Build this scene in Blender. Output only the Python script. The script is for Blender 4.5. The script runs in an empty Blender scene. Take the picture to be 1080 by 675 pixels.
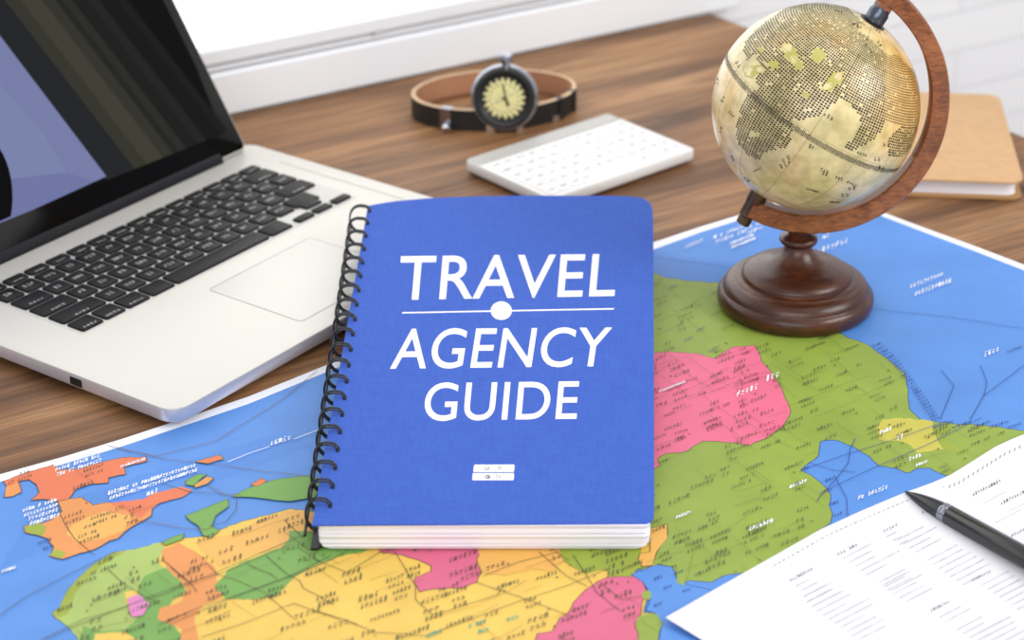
import bpy, bmesh, math, random
from mathutils import Vector, Matrix, noise
from mathutils.geometry import tessellate_polygon
PI = math.pi
scene = bpy.context.scene
COL = scene.collection
rnd = random.Random(11)

# ------------------------------------------------------------------ camera maths (frame taken as 1080 x 675)
FPX, PITCH, CH = 2400.0, math.radians(26.5), 0.650
CR = Vector((1, 0, 0)); CU = Vector((0, math.sin(PITCH), math.cos(PITCH))); CF = Vector((0, math.cos(PITCH), -math.sin(PITCH)))
CO = Vector((0, 0, CH))

def ray(x, y):
    return CF + CR * ((x - 540) / FPX) - CU * ((y - 337.5) / FPX)

def gp(x, y, z=0.0):                      # point of the horizontal plane at height z seen at pixel x, y
    d = ray(x, y); return CO + d * ((z - CH) / d.z)

def vp(x, y, Y):                          # point of the vertical plane at depth Y
    d = ray(x, y); return CO + d * (Y / d.y)

def pp(x, y, o, n):                       # point of any plane
    d = ray(x, y); return CO + d * ((o - CO).dot(n) / d.dot(n))

# ------------------------------------------------------------------ materials
def lin(c):
    return tuple(((v / 255) / 12.92 if v <= 10 else (((v / 255) + .055) / 1.055) ** 2.4) for v in c)

def base_mat(name):
    m = bpy.data.materials.new(name); m.use_nodes = True
    return m, m.node_tree.nodes, m.node_tree.links, m.node_tree.nodes['Principled BSDF']

def mat(name, rgb, rough=.5, metal=0, spec=.5, vary=0, vscale=30, bump=0, bscale=200, coat=0, emit=0):
    m, N, L, b = base_mat(name)
    c = lin(rgb)
    b.inputs['Base Color'].default_value = (*c, 1)
    b.inputs['Roughness'].default_value = rough
    b.inputs['Metallic'].default_value = metal
    b.inputs['Specular IOR Level'].default_value = spec
    b.inputs['Coat Weight'].default_value = coat
    if emit:
        b.inputs['Emission Color'].default_value = (*c, 1); b.inputs['Emission Strength'].default_value = emit
    tc = N.new('ShaderNodeTexCoord')
    if vary:
        t = N.new('ShaderNodeTexNoise'); t.inputs['Scale'].default_value = vscale; t.inputs['Detail'].default_value = 5
        L.new(tc.outputs['Object'], t.inputs['Vector'])
        r = N.new('ShaderNodeValToRGB')
        r.color_ramp.elements[0].position = .3; r.color_ramp.elements[1].position = .7
        r.color_ramp.elements[0].color = (*[v * (1 - vary) for v in c], 1)
        r.color_ramp.elements[1].color = (*[min(1, v * (1 + vary)) for v in c], 1)
        L.new(t.outputs['Fac'], r.inputs['Fac']); L.new(r.outputs['Color'], b.inputs['Base Color'])
    if bump:
        t = N.new('ShaderNodeTexNoise'); t.inputs['Scale'].default_value = bscale; t.inputs['Detail'].default_value = 3
        L.new(tc.outputs['Object'], t.inputs['Vector'])
        bu = N.new('ShaderNodeBump'); bu.inputs['Strength'].default_value = bump; bu.inputs['Distance'].default_value = .0005
        L.new(t.outputs['Fac'], bu.inputs['Height']); L.new(bu.outputs['Normal'], b.inputs['Normal'])
    return m

def ramp(N, stops):
    r = N.new('ShaderNodeValToRGB'); e = r.color_ramp.elements
    while len(e) < len(stops): e.new(.5)
    for i, (p, c) in enumerate(stops):
        e[i].position = p; e[i].color = (*lin(c), 1)
    return r

def mix(N, L, mode, fac, a, b):
    m = N.new('ShaderNodeMix'); m.data_type = 'RGBA'; m.blend_type = mode
    if isinstance(fac, (int, float)): m.inputs[0].default_value = fac
    else: L.new(fac, m.inputs[0])
    for s, v in ((6, a), (7, b)):
        if isinstance(v, tuple): m.inputs[s].default_value = (*v, 1)
        else: L.new(v, m.inputs[s])
    return m.outputs[2]

def wood(name, stops, rot=0, stretch=(1.2, 14, 14), rough=.5, coat=0, knots=True, spec=.35):
    m, N, L, b = base_mat(name)
    tc = N.new('ShaderNodeTexCoord')
    r0 = N.new('ShaderNodeMapping'); r0.inputs['Rotation'].default_value = (0, 0, rot)
    L.new(tc.outputs['Object'], r0.inputs['Vector'])
    mp = N.new('ShaderNodeMapping'); mp.inputs['Scale'].default_value = stretch
    L.new(r0.outputs[0], mp.inputs['Vector'])
    n1 = N.new('ShaderNodeTexNoise'); n1.inputs['Scale'].default_value = 1.6; n1.inputs['Detail'].default_value = 9
    n1.inputs['Roughness'].default_value = .62; n1.inputs['Distortion'].default_value = 1.1
    L.new(mp.outputs[0], n1.inputs['Vector'])
    mp2 = N.new('ShaderNodeMapping'); mp2.inputs['Scale'].default_value = (stretch[0] * 3, stretch[1] * 11, stretch[2] * 11)
    L.new(r0.outputs[0], mp2.inputs['Vector'])
    n2 = N.new('ShaderNodeTexNoise'); n2.inputs['Scale'].default_value = 2.2; n2.inputs['Detail'].default_value = 6; n2.inputs['Distortion'].default_value = .6
    L.new(mp2.outputs[0], n2.inputs['Vector'])
    c1 = ramp(N, stops); L.new(n1.outputs['Fac'], c1.inputs['Fac'])
    c2 = ramp(N, [(.33, (92, 80, 74)), (.62, (255, 255, 255))]); L.new(n2.outputs['Fac'], c2.inputs['Fac'])
    out = mix(N, L, 'MULTIPLY', .55, c1.outputs['Color'], c2.outputs['Color'])
    L.new(out, b.inputs['Base Color'])
    b.inputs['Roughness'].default_value = rough; b.inputs['Coat Weight'].default_value = coat; b.inputs['Coat Roughness'].default_value = .2
    b.inputs['Specular IOR Level'].default_value = spec
    bu = N.new('ShaderNodeBump'); bu.inputs['Strength'].default_value = .25; bu.inputs['Distance'].default_value = .0006
    L.new(n2.outputs['Fac'], bu.inputs['Height']); L.new(bu.outputs['Normal'], b.inputs['Normal'])
    return m

WALL_A = math.atan2(242.5, 388.0)
M = {}
M['table'] = wood('table_wood', [(.28, (72, 46, 28)), (.44, (120, 83, 53)), (.57, (154, 111, 73)), (.74, (190, 147, 102))], rot=-WALL_A, stretch=(1.6, 13, 13))
M['table_edge'] = mat('table_edge_wood', (78, 50, 32), .6, vary=.2)
M['dark_wood'] = wood('turned_dark_wood', [(.3, (46, 19, 9)), (.5, (76, 37, 19)), (.75, (112, 60, 32))], stretch=(12, 12, 60), rough=.32, coat=.15, spec=.5)
M['arc_wood'] = wood('reddish_arc_wood', [(.3, (122, 66, 32)), (.5, (158, 92, 50)), (.75, (186, 120, 74))], stretch=(25, 25, 25), rough=.38, coat=.2, spec=.5)
M['silver'] = mat('anodised_silver', (208, 206, 200), .42, .35, .5)
M['silver_edge'] = mat('silver_edge', (205, 204, 214), .35, .55, .5)
M['pad'] = mat('trackpad_silver', (207, 205, 199), .38, .3, .5)
M['seam'] = mat('seam_grey', (150, 147, 142), .6)
M['key'] = mat('black_key', (17, 17, 19), .5, 0, .2, bump=.1, bscale=900)
M['legend'] = mat('key_legend', (200, 200, 200), .5)
M['black_glass'] = mat('black_glass', (6, 6, 8), .12, 0, .06)
M['hinge'] = mat('hinge_plastic', (20, 19, 25), .5, 0, .2)
M['port'] = mat('port_black', (12, 12, 13), .5)
M['rubber'] = mat('rubber', (25, 25, 25), .8)
M['white'] = mat('white_plastic', (230, 229, 226), .35, 0, .5)
M['white_key'] = mat('white_key', (232, 232, 233), .4)
M['grey_bar'] = mat('satin_aluminium', (176, 175, 172), .45, .2)
M['grey_mark'] = mat('grey_legend', (172, 172, 178), .6)
M['kraft'] = mat('kraft_cover', (205, 166, 122), .75, vary=.06, vscale=120, bump=.2, bscale=700)
M['kraft_edge'] = mat('kraft_fold', (176, 134, 86), .75)
M['pages'] = None
M['wire'] = mat('black_wire', (58, 60, 66), .2, .75, .6)
M['black'] = mat('black_satin', (22, 22, 24), .35)
M['blackpen'] = mat('black_pen', (26, 27, 28), .22, .1, .6)
M['navypen'] = mat('navy_pen_cone', (20, 22, 34), .25, .1, .6)
M['chrome'] = mat('dark_chrome', (150, 152, 165), .15, 1)
M['chrome_mark'] = mat('bright_chrome', (205, 205, 210), .22, 1)
M['hinge_metal'] = mat('grey_blue_metal', (92, 98, 112), .25, .9)
M['case_metal'] = mat('light_steel', (176, 180, 190), .2, .9)
M['brass'] = mat('dark_bronze', (104, 86, 66), .28, .9)
M['leather_out'] = mat('black_leather', (24, 22, 21), .5, bump=.3, bscale=600)
M['leather_in'] = mat('tan_leather', (176, 128, 96), .6, vary=.08)
M['leather_edge'] = mat('leather_edge', (206, 178, 144), .6)
M['dial'] = mat('cream_dial', (232, 226, 160), .45)
M['ink'] = mat('ink', (48, 48, 46), .7)
M['ringwhite'] = mat('title_white', (246, 244, 250), .5, spec=.3)
M['holes'] = mat('punched_hole', (16, 22, 44), .8)

def cover_mat():
    m, N, L, b = base_mat('blue_cloth_cover')
    tc = N.new('ShaderNodeTexCoord')
    vals = []
    for sc in ((900, 90, 90), (90, 900, 90)):
        mp = N.new('ShaderNodeMapping'); mp.inputs['Scale'].default_value = sc
        L.new(tc.outputs['Object'], mp.inputs['Vector'])
        n = N.new('ShaderNodeTexNoise'); n.inputs['Scale'].default_value = 1; n.inputs['Detail'].default_value = 2
        L.new(mp.outputs[0], n.inputs['Vector']); vals.append(n)
    a = N.new('ShaderNodeMath'); a.operation = 'ADD'; L.new(vals[0].outputs['Fac'], a.inputs[0]); L.new(vals[1].outputs['Fac'], a.inputs[1])
    h = N.new('ShaderNodeMath'); h.operation = 'MULTIPLY'; h.inputs[1].default_value = .5; L.new(a.outputs[0], h.inputs[0])
    r = ramp(N, [(.25, (56, 90, 182)), (.75, (68, 104, 196))]); L.new(h.outputs[0], r.inputs['Fac'])
    L.new(r.outputs['Color'], b.inputs['Base Color'])
    bu = N.new('ShaderNodeBump'); bu.inputs['Strength'].default_value = .15; bu.inputs['Distance'].default_value = .0003
    L.new(h.outputs[0], bu.inputs['Height']); L.new(bu.outputs['Normal'], b.inputs['Normal'])
    b.inputs['Roughness'].default_value = .75; b.inputs['Specular IOR Level'].default_value = .2
    return m
M['cover'] = cover_mat()

def pages_mat():
    m, N, L, b = base_mat('page_edges')
    tc = N.new('ShaderNodeTexCoord'); mp = N.new('ShaderNodeMapping'); mp.inputs['Scale'].default_value = (6, 6, 2600)
    L.new(tc.outputs['Object'], mp.inputs['Vector'])
    n = N.new('ShaderNodeTexNoise'); n.inputs['Scale'].default_value = 1; n.inputs['Detail'].default_value = 3
    L.new(mp.outputs[0], n.inputs['Vector'])
    r = ramp(N, [(.32, (212, 211, 224)), (.5, (240, 239, 247)), (.7, (250, 250, 254))]); L.new(n.outputs['Fac'], r.inputs['Fac'])
    L.new(r.outputs['Color'], b.inputs['Base Color']); b.inputs['Roughness'].default_value = .8; b.inputs['Specular IOR Level'].default_value = .2
    return m
M['pages'] = pages_mat()

# ------------------------------------------------------------------ mesh builder
class MB:
    def __init__(s): s.v = []; s.f = []; s.m = []; s.mats = []
    def mi(s, m):
        if m not in s.mats: s.mats.append(m)
        return s.mats.index(m)
    def add(s, vs, fs, m):
        o = len(s.v); s.v += [tuple(v) for v in vs]; k = s.mi(m)
        for f in fs: s.f.append([o + i for i in f]); s.m.append(k)
    def poly(s, pts, m):                    # flat, possibly concave
        pts = [Vector(p) for p in pts]
        s.add(pts, [list(t) for t in tessellate_polygon([pts])], m)
    def quad(s, a, b, c, d, m): s.add([a, b, c, d], [[0, 1, 2, 3]], m)
    def line(s, pts, w, m, up=Vector((0, 0, 1))):
        for a, b in zip(pts, pts[1:]):
            a, b = Vector(a), Vector(b); d = b - a
            if d.length < 1e-7: continue
            n = d.cross(up).normalized() * w / 2; e = d.normalized() * w * .3
            s.quad(a - e - n, b + e - n, b + e + n, a - e + n, m)
    def loft(s, loops, m, cap=True, ms=None, closed=True):
        n = len(loops[0]); o = len(s.v); k = s.mi(m)
        for lp in loops: s.v += [tuple(p) for p in lp]
        for i in range(len(loops) - 1):
            kk = s.mi(ms[i]) if ms else k
            for j in range(n if closed else n - 1):
                a = o + i * n + j; b = o + i * n + (j + 1) % n
                s.f.append([a, b, b + n, a + n]); s.m.append(kk)
        if cap:
            s.f.append([o + j for j in reversed(range(n))]); s.m.append(s.mi(ms[0]) if ms else k)
            s.f.append([o + (len(loops) - 1) * n + j for j in range(n)]); s.m.append(s.mi(ms[-1]) if ms else k)
    def rr(s, x0, x1, y0, y1, r, prof, m, seg=5, ms=None):      # rounded rectangle stacked through (inset, z)
        loops = []
        for ins, z in prof:
            loops.append([(x, y, z) for x, y in rrect(x0 + ins, x1 - ins, y0 + ins, y1 - ins, max(r - ins, .0001), seg)])
        s.loft(loops, m, True, ms)
    def lathe(s, prof, m, n=64, mtx=None, cap=True, ms=None):
        loops = []
        for r, z in prof:
            lp = [Vector((r * math.cos(2 * PI * i / n), r * math.sin(2 * PI * i / n), z)) for i in range(n)]
            loops.append([mtx @ p for p in lp] if mtx else lp)
        s.loft(loops, m, cap, ms)
    def tube(s, pts, r, m, n=8, closed=False, cap=True):
        pts = [Vector(p) for p in pts]; loops = []; prev = None; N_ = len(pts)
        for i, p in enumerate(pts):
            a = pts[(i - 1) % N_] if (closed or i) else p
            b = pts[(i + 1) % N_] if (closed or i < N_ - 1) else p
            t = (b - a).normalized()
            if prev is None:
                u = t.orthogonal().normalized()
            else:
                u = (prev - t * prev.dot(t)).normalized()
            prev = u; w = t.cross(u)
            rr_ = r[i] if isinstance(r, (list, tuple)) else r
            loops.append([p + (u * math.cos(2 * PI * k / n) + w * math.sin(2 * PI * k / n)) * rr_ for k in range(n)])
        s.loft(loops, m, cap and not closed)
        if closed:
            o = len(s.v) - n * N_; k = s.mi(m)
            for j in range(n):
                a = o + (N_ - 1) * n + j; b = o + (N_ - 1) * n + (j + 1) % n; c = o + (j + 1) % n; d = o + j
                s.f.append([a, b, c, d]); s.m.append(k)
    def build(s, name, parent=None, smooth=None, fix=True, face=None, centre=None):
        me = bpy.data.meshes.new(name); me.from_pydata(s.v, [], s.f); me.update()
        for m in s.mats: me.materials.append(m)
        me.polygons.foreach_set('material_index', s.m)
        if fix:
            bm = bmesh.new(); bm.from_mesh(me); bmesh.ops.recalc_face_normals(bm, faces=bm.faces); bm.to_mesh(me); bm.free()
        if not fix:                          # open printed surfaces: turn every face outwards
            fv = face or Vector((0, 0, 1))
            bm = bmesh.new(); bm.from_mesh(me); bm.normal_update()
            bad = [f for f in bm.faces if f.normal.dot((f.calc_center_median() - centre) if centre else fv) < 0]
            bmesh.ops.reverse_faces(bm, faces=bad); bm.to_mesh(me); bm.free()
        if smooth:
            me.polygons.foreach_set('use_smooth', [True] * len(me.polygons))
            me.set_sharp_from_angle(angle=math.radians(smooth))
        o = bpy.data.objects.new(name, me); COL.objects.link(o)
        if parent: o.parent = parent
        return o

def rrect(x0, x1, y0, y1, r, seg=5):
    out = []
    for cx, cy, a0 in ((x1 - r, y1 - r, 0), (x0 + r, y1 - r, 90), (x0 + r, y0 + r, 180), (x1 - r, y0 + r, 270)):
        for k in range(seg + 1):
            a = math.radians(a0 + 90 * k / seg); out.append((cx + r * math.cos(a), cy + r * math.sin(a)))
    return out

def tag(o, label=None, cat=None, group=None, kind=None):
    if label: o['label'] = label
    if cat: o['category'] = cat
    if group: o['group'] = group
    if kind: o['kind'] = kind
    return o

def empty(name, loc, rz=0, label=None, cat=None, rot=None):
    o = bpy.data.objects.new(name, None); COL.objects.link(o); o.location = loc
    o.rotation_euler = rot if rot else (0, 0, rz); o.empty_display_size = .02
    return tag(o, label, cat)

def frame(name, mtx, label, cat):
    o = bpy.data.objects.new(name, None); COL.objects.link(o); o.matrix_world = mtx; o.empty_display_size = .02
    return tag(o, label, cat)

# pseudo lettering: small strokes in a box spanned by du (along the line) and dv (up), through mapper mp(px, py)
GLY = [[(0, 0, 0, .9), (.35, .2, .35, 1), (.7, 0, .7, .8)], [(0, 1, .7, 1), (.15, 0, .15, 1), (.55, 0, .55, .6)], [(0, .5, .7, .5), (.35, .1, .35, .9)], [(0, .2, .6, .2), (0, .7, .7, .75), (.2, 0, .2, 1)],
       [(.1, 0, .1, .7), (.5, .3, .5, 1), (.1, .35, .5, .35)], [(0, .9, .35, .5), (.35, .5, .7, .9), (0, .1, .7, .1)], [(0, 0, .7, .1), (.6, .1, .1, .6), (.1, .9, .7, .9)], [(.35, 0, .35, 1), (0, .25, .7, .25)],
       [(.1, .1, .1, .8), (.1, .8, .6, .8), (.6, .8, .6, .4)], [(0, .8, .7, .8), (0, .4, .7, .4), (.35, 0, .35, .4)], [(.2, 0, .2, 1), (.5, 0, .5, 1)], [(0, .1, .7, .1), (.7, .1, .7, .6), (.2, .4, .2, 1)]]

def scribble(mb, mp, x, y, length, h, du, dv, m, wpx, gap=.28, r=rnd, up=Vector((0, 0, 1))):
    n = max(2, int(length / (h * (.62 + gap) * 1.0))); cw = length / n
    for i in range(n):
        if r.random() < .06 and n > 4: continue
        g = GLY[r.randrange(len(GLY))]; hh = h * r.uniform(.75, 1.05)
        for a, b, c, d in g:
            s0, t0, s1, t1 = (i + a * (1 - gap)) * cw, b * hh, (i + c * (1 - gap)) * cw, d * hh
            p = (x + du[0] * s0 + dv[0] * t0, y + du[1] * s0 + dv[1] * t0); q = (x + du[0] * s1 + dv[0] * t1, y + du[1] * s1 + dv[1] * t1)
            P, Q = mp(*p), mp(*q)
            mb.line([P, Q], wpx / 1700.0, m, up)

# ================================================================== SETTING
MAPZ = .0005
T_corner = gp(748, 12); T_left = gp(248, 118); T_right = gp(1080, 85)
wd = (T_corner - T_left).normalized()                  # along the wall
wn = Vector((-wd.y, wd.x, 0))                          # into the wall
rd = (T_right - T_corner).normalized()
FLOOR = -.74

def table():
    root = empty('table', (0, 1.2, FLOOR), 0, 'brown wooden table with visible grain carrying everything, its back edge against the white wall', 'table')
    loc = Vector((0, 1.2, FLOOR))
    A = T_corner - wn * .002; B = A + rd * 1.35; Lf = A - wd * 1.15; Cc = Lf + rd * 1.6 - wd * .1; 
    pts = [A, Lf, Cc, B + Vector((-.25, -.35, 0))]
    ctr = sum(pts, Vector()) / 4
    mb = MB()
    def ins(d): return [p + (ctr - p).normalized() * d for p in pts]
    loops = []
    for d, z in ((.004, -.038), (0, -.034), (0, -.004), (.002, -.001), (.005, 0)):
        loops.append([Vector((p.x, p.y, z)) - loc for p in ins(d)])
    mb.loft(loops, M['table'], True)
    mb.build('tabletop', root)
    for p in ins(.14):
        m2 = MB(); q = p - loc
        m2.rr(q.x - .03, q.x + .03, q.y - .03, q.y + .03, .006, [(.006, 0), (0, .01), (-.004, .70)], M['table_edge'])
        m2.build('leg', root)
table()

def wl(x, d, z): return T_corner + wd * x - wn * d + Vector((0, 0, z))
def white_wall():
    m, N, L, b = base_mat('white_painted_brick')
    tc = N.new('ShaderNodeTexCoord')
    mp = N.new('ShaderNodeMapping'); zb = pp(1080, 38, wl(0, -.012, 0), wn).z; mp.inputs['Location'].default_value = (0.03, 10 * .040 - zb, 0)
    L.new(tc.outputs['UV'], mp.inputs['Vector'])
    br = N.new('ShaderNodeTexBrick'); br.inputs['Scale'].default_value = 1; br.inputs['Brick Width'].default_value = .34; br.inputs['Row Height'].default_value = .040
    br.inputs['Mortar Size'].default_value = .0016; br.inputs['Mortar Smooth'].default_value = .6
    br.inputs['Color1'].default_value = (*lin((240, 240, 242)), 1); br.inputs['Color2'].default_value = (*lin((236, 236, 239)), 1); br.inputs['Mortar'].default_value = (*lin((226, 226, 229)), 1)
    L.new(mp.outputs[0], br.inputs['Vector'])
    L.new(br.outputs['Color'], b.inputs['Base Color']); b.inputs['Roughness'].default_value = .7
    n = N.new('ShaderNodeTexNoise'); n.inputs['Scale'].default_value = 60; L.new(mp.outputs[0], n.inputs['Vector'])
    a = N.new('ShaderNodeMath'); a.operation = 'MULTIPLY_ADD'; a.inputs[1].default_value = -1.0; L.new(br.outputs['Fac'], a.inputs[0])
    c = N.new('ShaderNodeMath'); c.operation = 'MULTIPLY'; c.inputs[1].default_value = .35; L.new(n.outputs['Fac'], c.inputs[0]); L.new(c.outputs[0], a.inputs[2])
    bu = N.new('ShaderNodeBump'); bu.inputs['Strength'].default_value = .45; bu.inputs['Distance'].default_value = .002
    L.new(a.outputs[0], bu.inputs['Height']); L.new(bu.outputs['Normal'], b.inputs['Normal'])
    me = bpy.data.meshes.new('wall_back')
    o0 = T_corner + wn * .012
    x0, x1, z0, z1, th = -1.6, 1.6, FLOOR, 1.5, .1
    V = []
    for t in (0, th):
        for (x, z) in ((x0, z0), (x1, z0), (x1, z1), (x0, z1)): V.append(o0 + wd * x + wn * t + Vector((0, 0, z)))
    F = [(0, 1, 2, 3), (5, 4, 7, 6), (0, 4, 5, 1), (3, 2, 6, 7), (0, 3, 7, 4), (1, 5, 6, 2)]
    me.from_pydata([tuple(v) for v in V], [], F); me.materials.append(m)
    uv = me.uv_layers.new(name='UVMap'); UV = [(x0, z0), (x1, z0), (x1, z1), (x0, z1)] * 2
    for lp in me.loops: uv.data[lp.index].uv = UV[lp.vertex_index]
    o = bpy.data.objects.new('wall_back', me); COL.objects.link(o); tag(o, kind='structure')
white_wall()

# wall-local builder: along the wall (from the table corner), out of the wall, up
def wall_box(mb, x0, x1, d0, d1, z0, z1, m, bev=.002):
    loops = []
    for ins, d in ((0, d0), (0, d1 - bev), (bev, d1)):
        loops.append([wl(x0 + ins, d, z0 + ins), wl(x1 - ins, d, z0 + ins), wl(x1 - ins, d, z1 - ins), wl(x0 + ins, d, z1 - ins)])
    mb.loft(loops, m)
trimw = mat('white_trim_paint', (243, 246, 250), .5)
trimw2 = mat('white_frame_paint', (239, 242, 246), .5)
gro = mat('groove_shadow_gap', (188, 187, 190), .7)
XR = .03
mb = MB(); wall_box(mb, -1.4, XR, -.012, .006, .0004, .036, trimw)
tag(mb.build('trim_1'), kind='structure')
mb = MB(); wall_box(mb, -1.4, XR, -.012, .002, .0365, .0425, gro, .0005); wall_box(mb, -1.4, XR, -.012, .0035, .0385, .0402, trimw, .0004)
tag(mb.build('trim_2'), kind='structure')
wroot = bpy.data.objects.new('window_1', None); COL.objects.link(wroot); wroot.location = wl(-.7, 0, .043); tag(wroot, kind='structure')
bpy.context.view_layer.update()
def wpart(mb, name):
    o = mb.build(name); o.parent = wroot; o.matrix_parent_inverse = Matrix.Translation(wroot.location).inverted(); return o
mb = MB()
wall_box(mb, -1.4, XR, -.012, .0045, .043, .0565, trimw2)
wall_box(mb, -1.4, XR, -.012, -.003, .60, .64, trimw2)
wall_box(mb, -1.4, -1.36, -.012, -.0031, .0565, .60, trimw2); wall_box(mb, XR - .04, XR, -.012, -.0031, .0565, .60, trimw2)
wpart(mb, 'window_frame')
mb = MB(); wall_box(mb, -1.36, XR - .04, -.011, -.006, .0565, .60, mat('daylit_pane', (255, 255, 252), .3, emit=.95))
wpart(mb, 'window_pane')
# faint marks on the frame
mb = MB()
def wpix(px, py, out=.0048):
    return pp(px, py, wl(0, out, 0), wn)
scribble(mb, wpix, 462, 19, 22, 3, (.975, -.22), (0, -1), mat('faint_grey_print', (205, 203, 206), .6), .5)
mb.line([wpix(396, 34.5), wpix(402, 33)], .004, mb.mats[0], wn)
wpart(mb, 'frame_marking')

mb = MB(); mb.quad((-3, -1.5, FLOOR), (3, -1.5, FLOOR), (3, 4, FLOOR), (-3, 4, FLOOR), mat('pale_floor', (196, 192, 188), .6, vary=.05))
tag(mb.build('floor'), kind='structure')

# ================================================================== MAP
def gm(z): return lambda x, y: gp(x, y, z)
def cA(pts): return [(x / 2.289, 380 + y / 2.289) for x, y in pts]
def cB(pts): return [(330 + x / 2.769, 560 + y / 2.769) for x, y in pts]
def cC(pts): return [(680 + x / 2.7, 440 + y / 2.7) for x, y in pts]
def cD(pts): return [(680 + x / 2.596, 280 + y / 2.596) for x, y in pts]
def cE(pts): return [(860 + x / 2.814, 300 + y / 2.814) for x, y in pts]
def cF(pts): return [(680 + x / 2.7, 200 + y / 2.7) for x, y in pts]
def cG(pts): return [(x / 5, 540 + y / 5) for x, y in pts]
def cH(pts): return [(180 + x / 5, 540 + y / 5) for x, y in pts]

def jag(pts, amp, step=6, r=None):
    r = r or random.Random(len(pts) * 7 + int(pts[0][0]))
    out = []
    for i, (a, b) in enumerate(pts):
        c, d = pts[(i + 1) % len(pts)]; L_ = math.hypot(c - a, d - b); n = max(1, int(L_ / step))
        for k in range(n):
            t = k / n; j = 0 if k == 0 else amp
            out.append((a + (c - a) * t + r.uniform(-j, j), b + (d - b) * t + r.uniform(-j, j) * .7))
    return out

def inside(p, poly):
    x, y = p; c = False; n = len(poly)
    for i in range(n):
        x1, y1 = poly[i]; x2, y2 = poly[(i + 1) % n]
        if (y1 > y) != (y2 > y) and x < (x2 - x1) * (y - y1) / (y2 - y1) + x1: c = not c
    return c

def paper(name, rgb, vary=.05):
    return mat(name, rgb, .5, vary=vary, vscale=22, spec=.35)
MC = {'sea': paper('map_sea_blue', (86, 140, 214), .07), 'rim': paper('map_margin_white', (240, 243, 250), .01), 'green': paper('map_green', (142, 164, 68), .1),
      'lgreen': paper('map_light_green', (162, 184, 98), .1), 'mgreen': paper('map_mid_green', (114, 162, 78)), 'olive': paper('map_olive', (150, 166, 60), .1), 'yellow': paper('map_yellow', (228, 190, 88), .08),
      'amber': paper('map_amber', (230, 176, 90)), 'orange': paper('map_orange', (222, 146, 82)), 'red': paper('map_red_orange', (220, 118, 80)),
      'pink': paper('map_pink', (226, 108, 140)), 'rose': paper('map_rose', (212, 102, 134)), 'mauve': paper('map_mauve', (214, 130, 184)), 'khaki': paper('map_khaki', (196, 188, 82)),
      'dsea': paper('map_deeper_blue', (80, 134, 210), .07)}
INK = mat('map_dark_ink', (76, 76, 52), .6); INKB = mat('map_blue_ink', (38, 66, 140), .6); INKR = mat('map_brown_ink', (120, 84, 50), .6)
WHT = mat('map_white_lettering', (240, 244, 252), .6); TEAL = mat('map_teal_ink', (84, 176, 150), .6); INKG = mat('map_green_ink', (88, 112, 50), .6)

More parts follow.
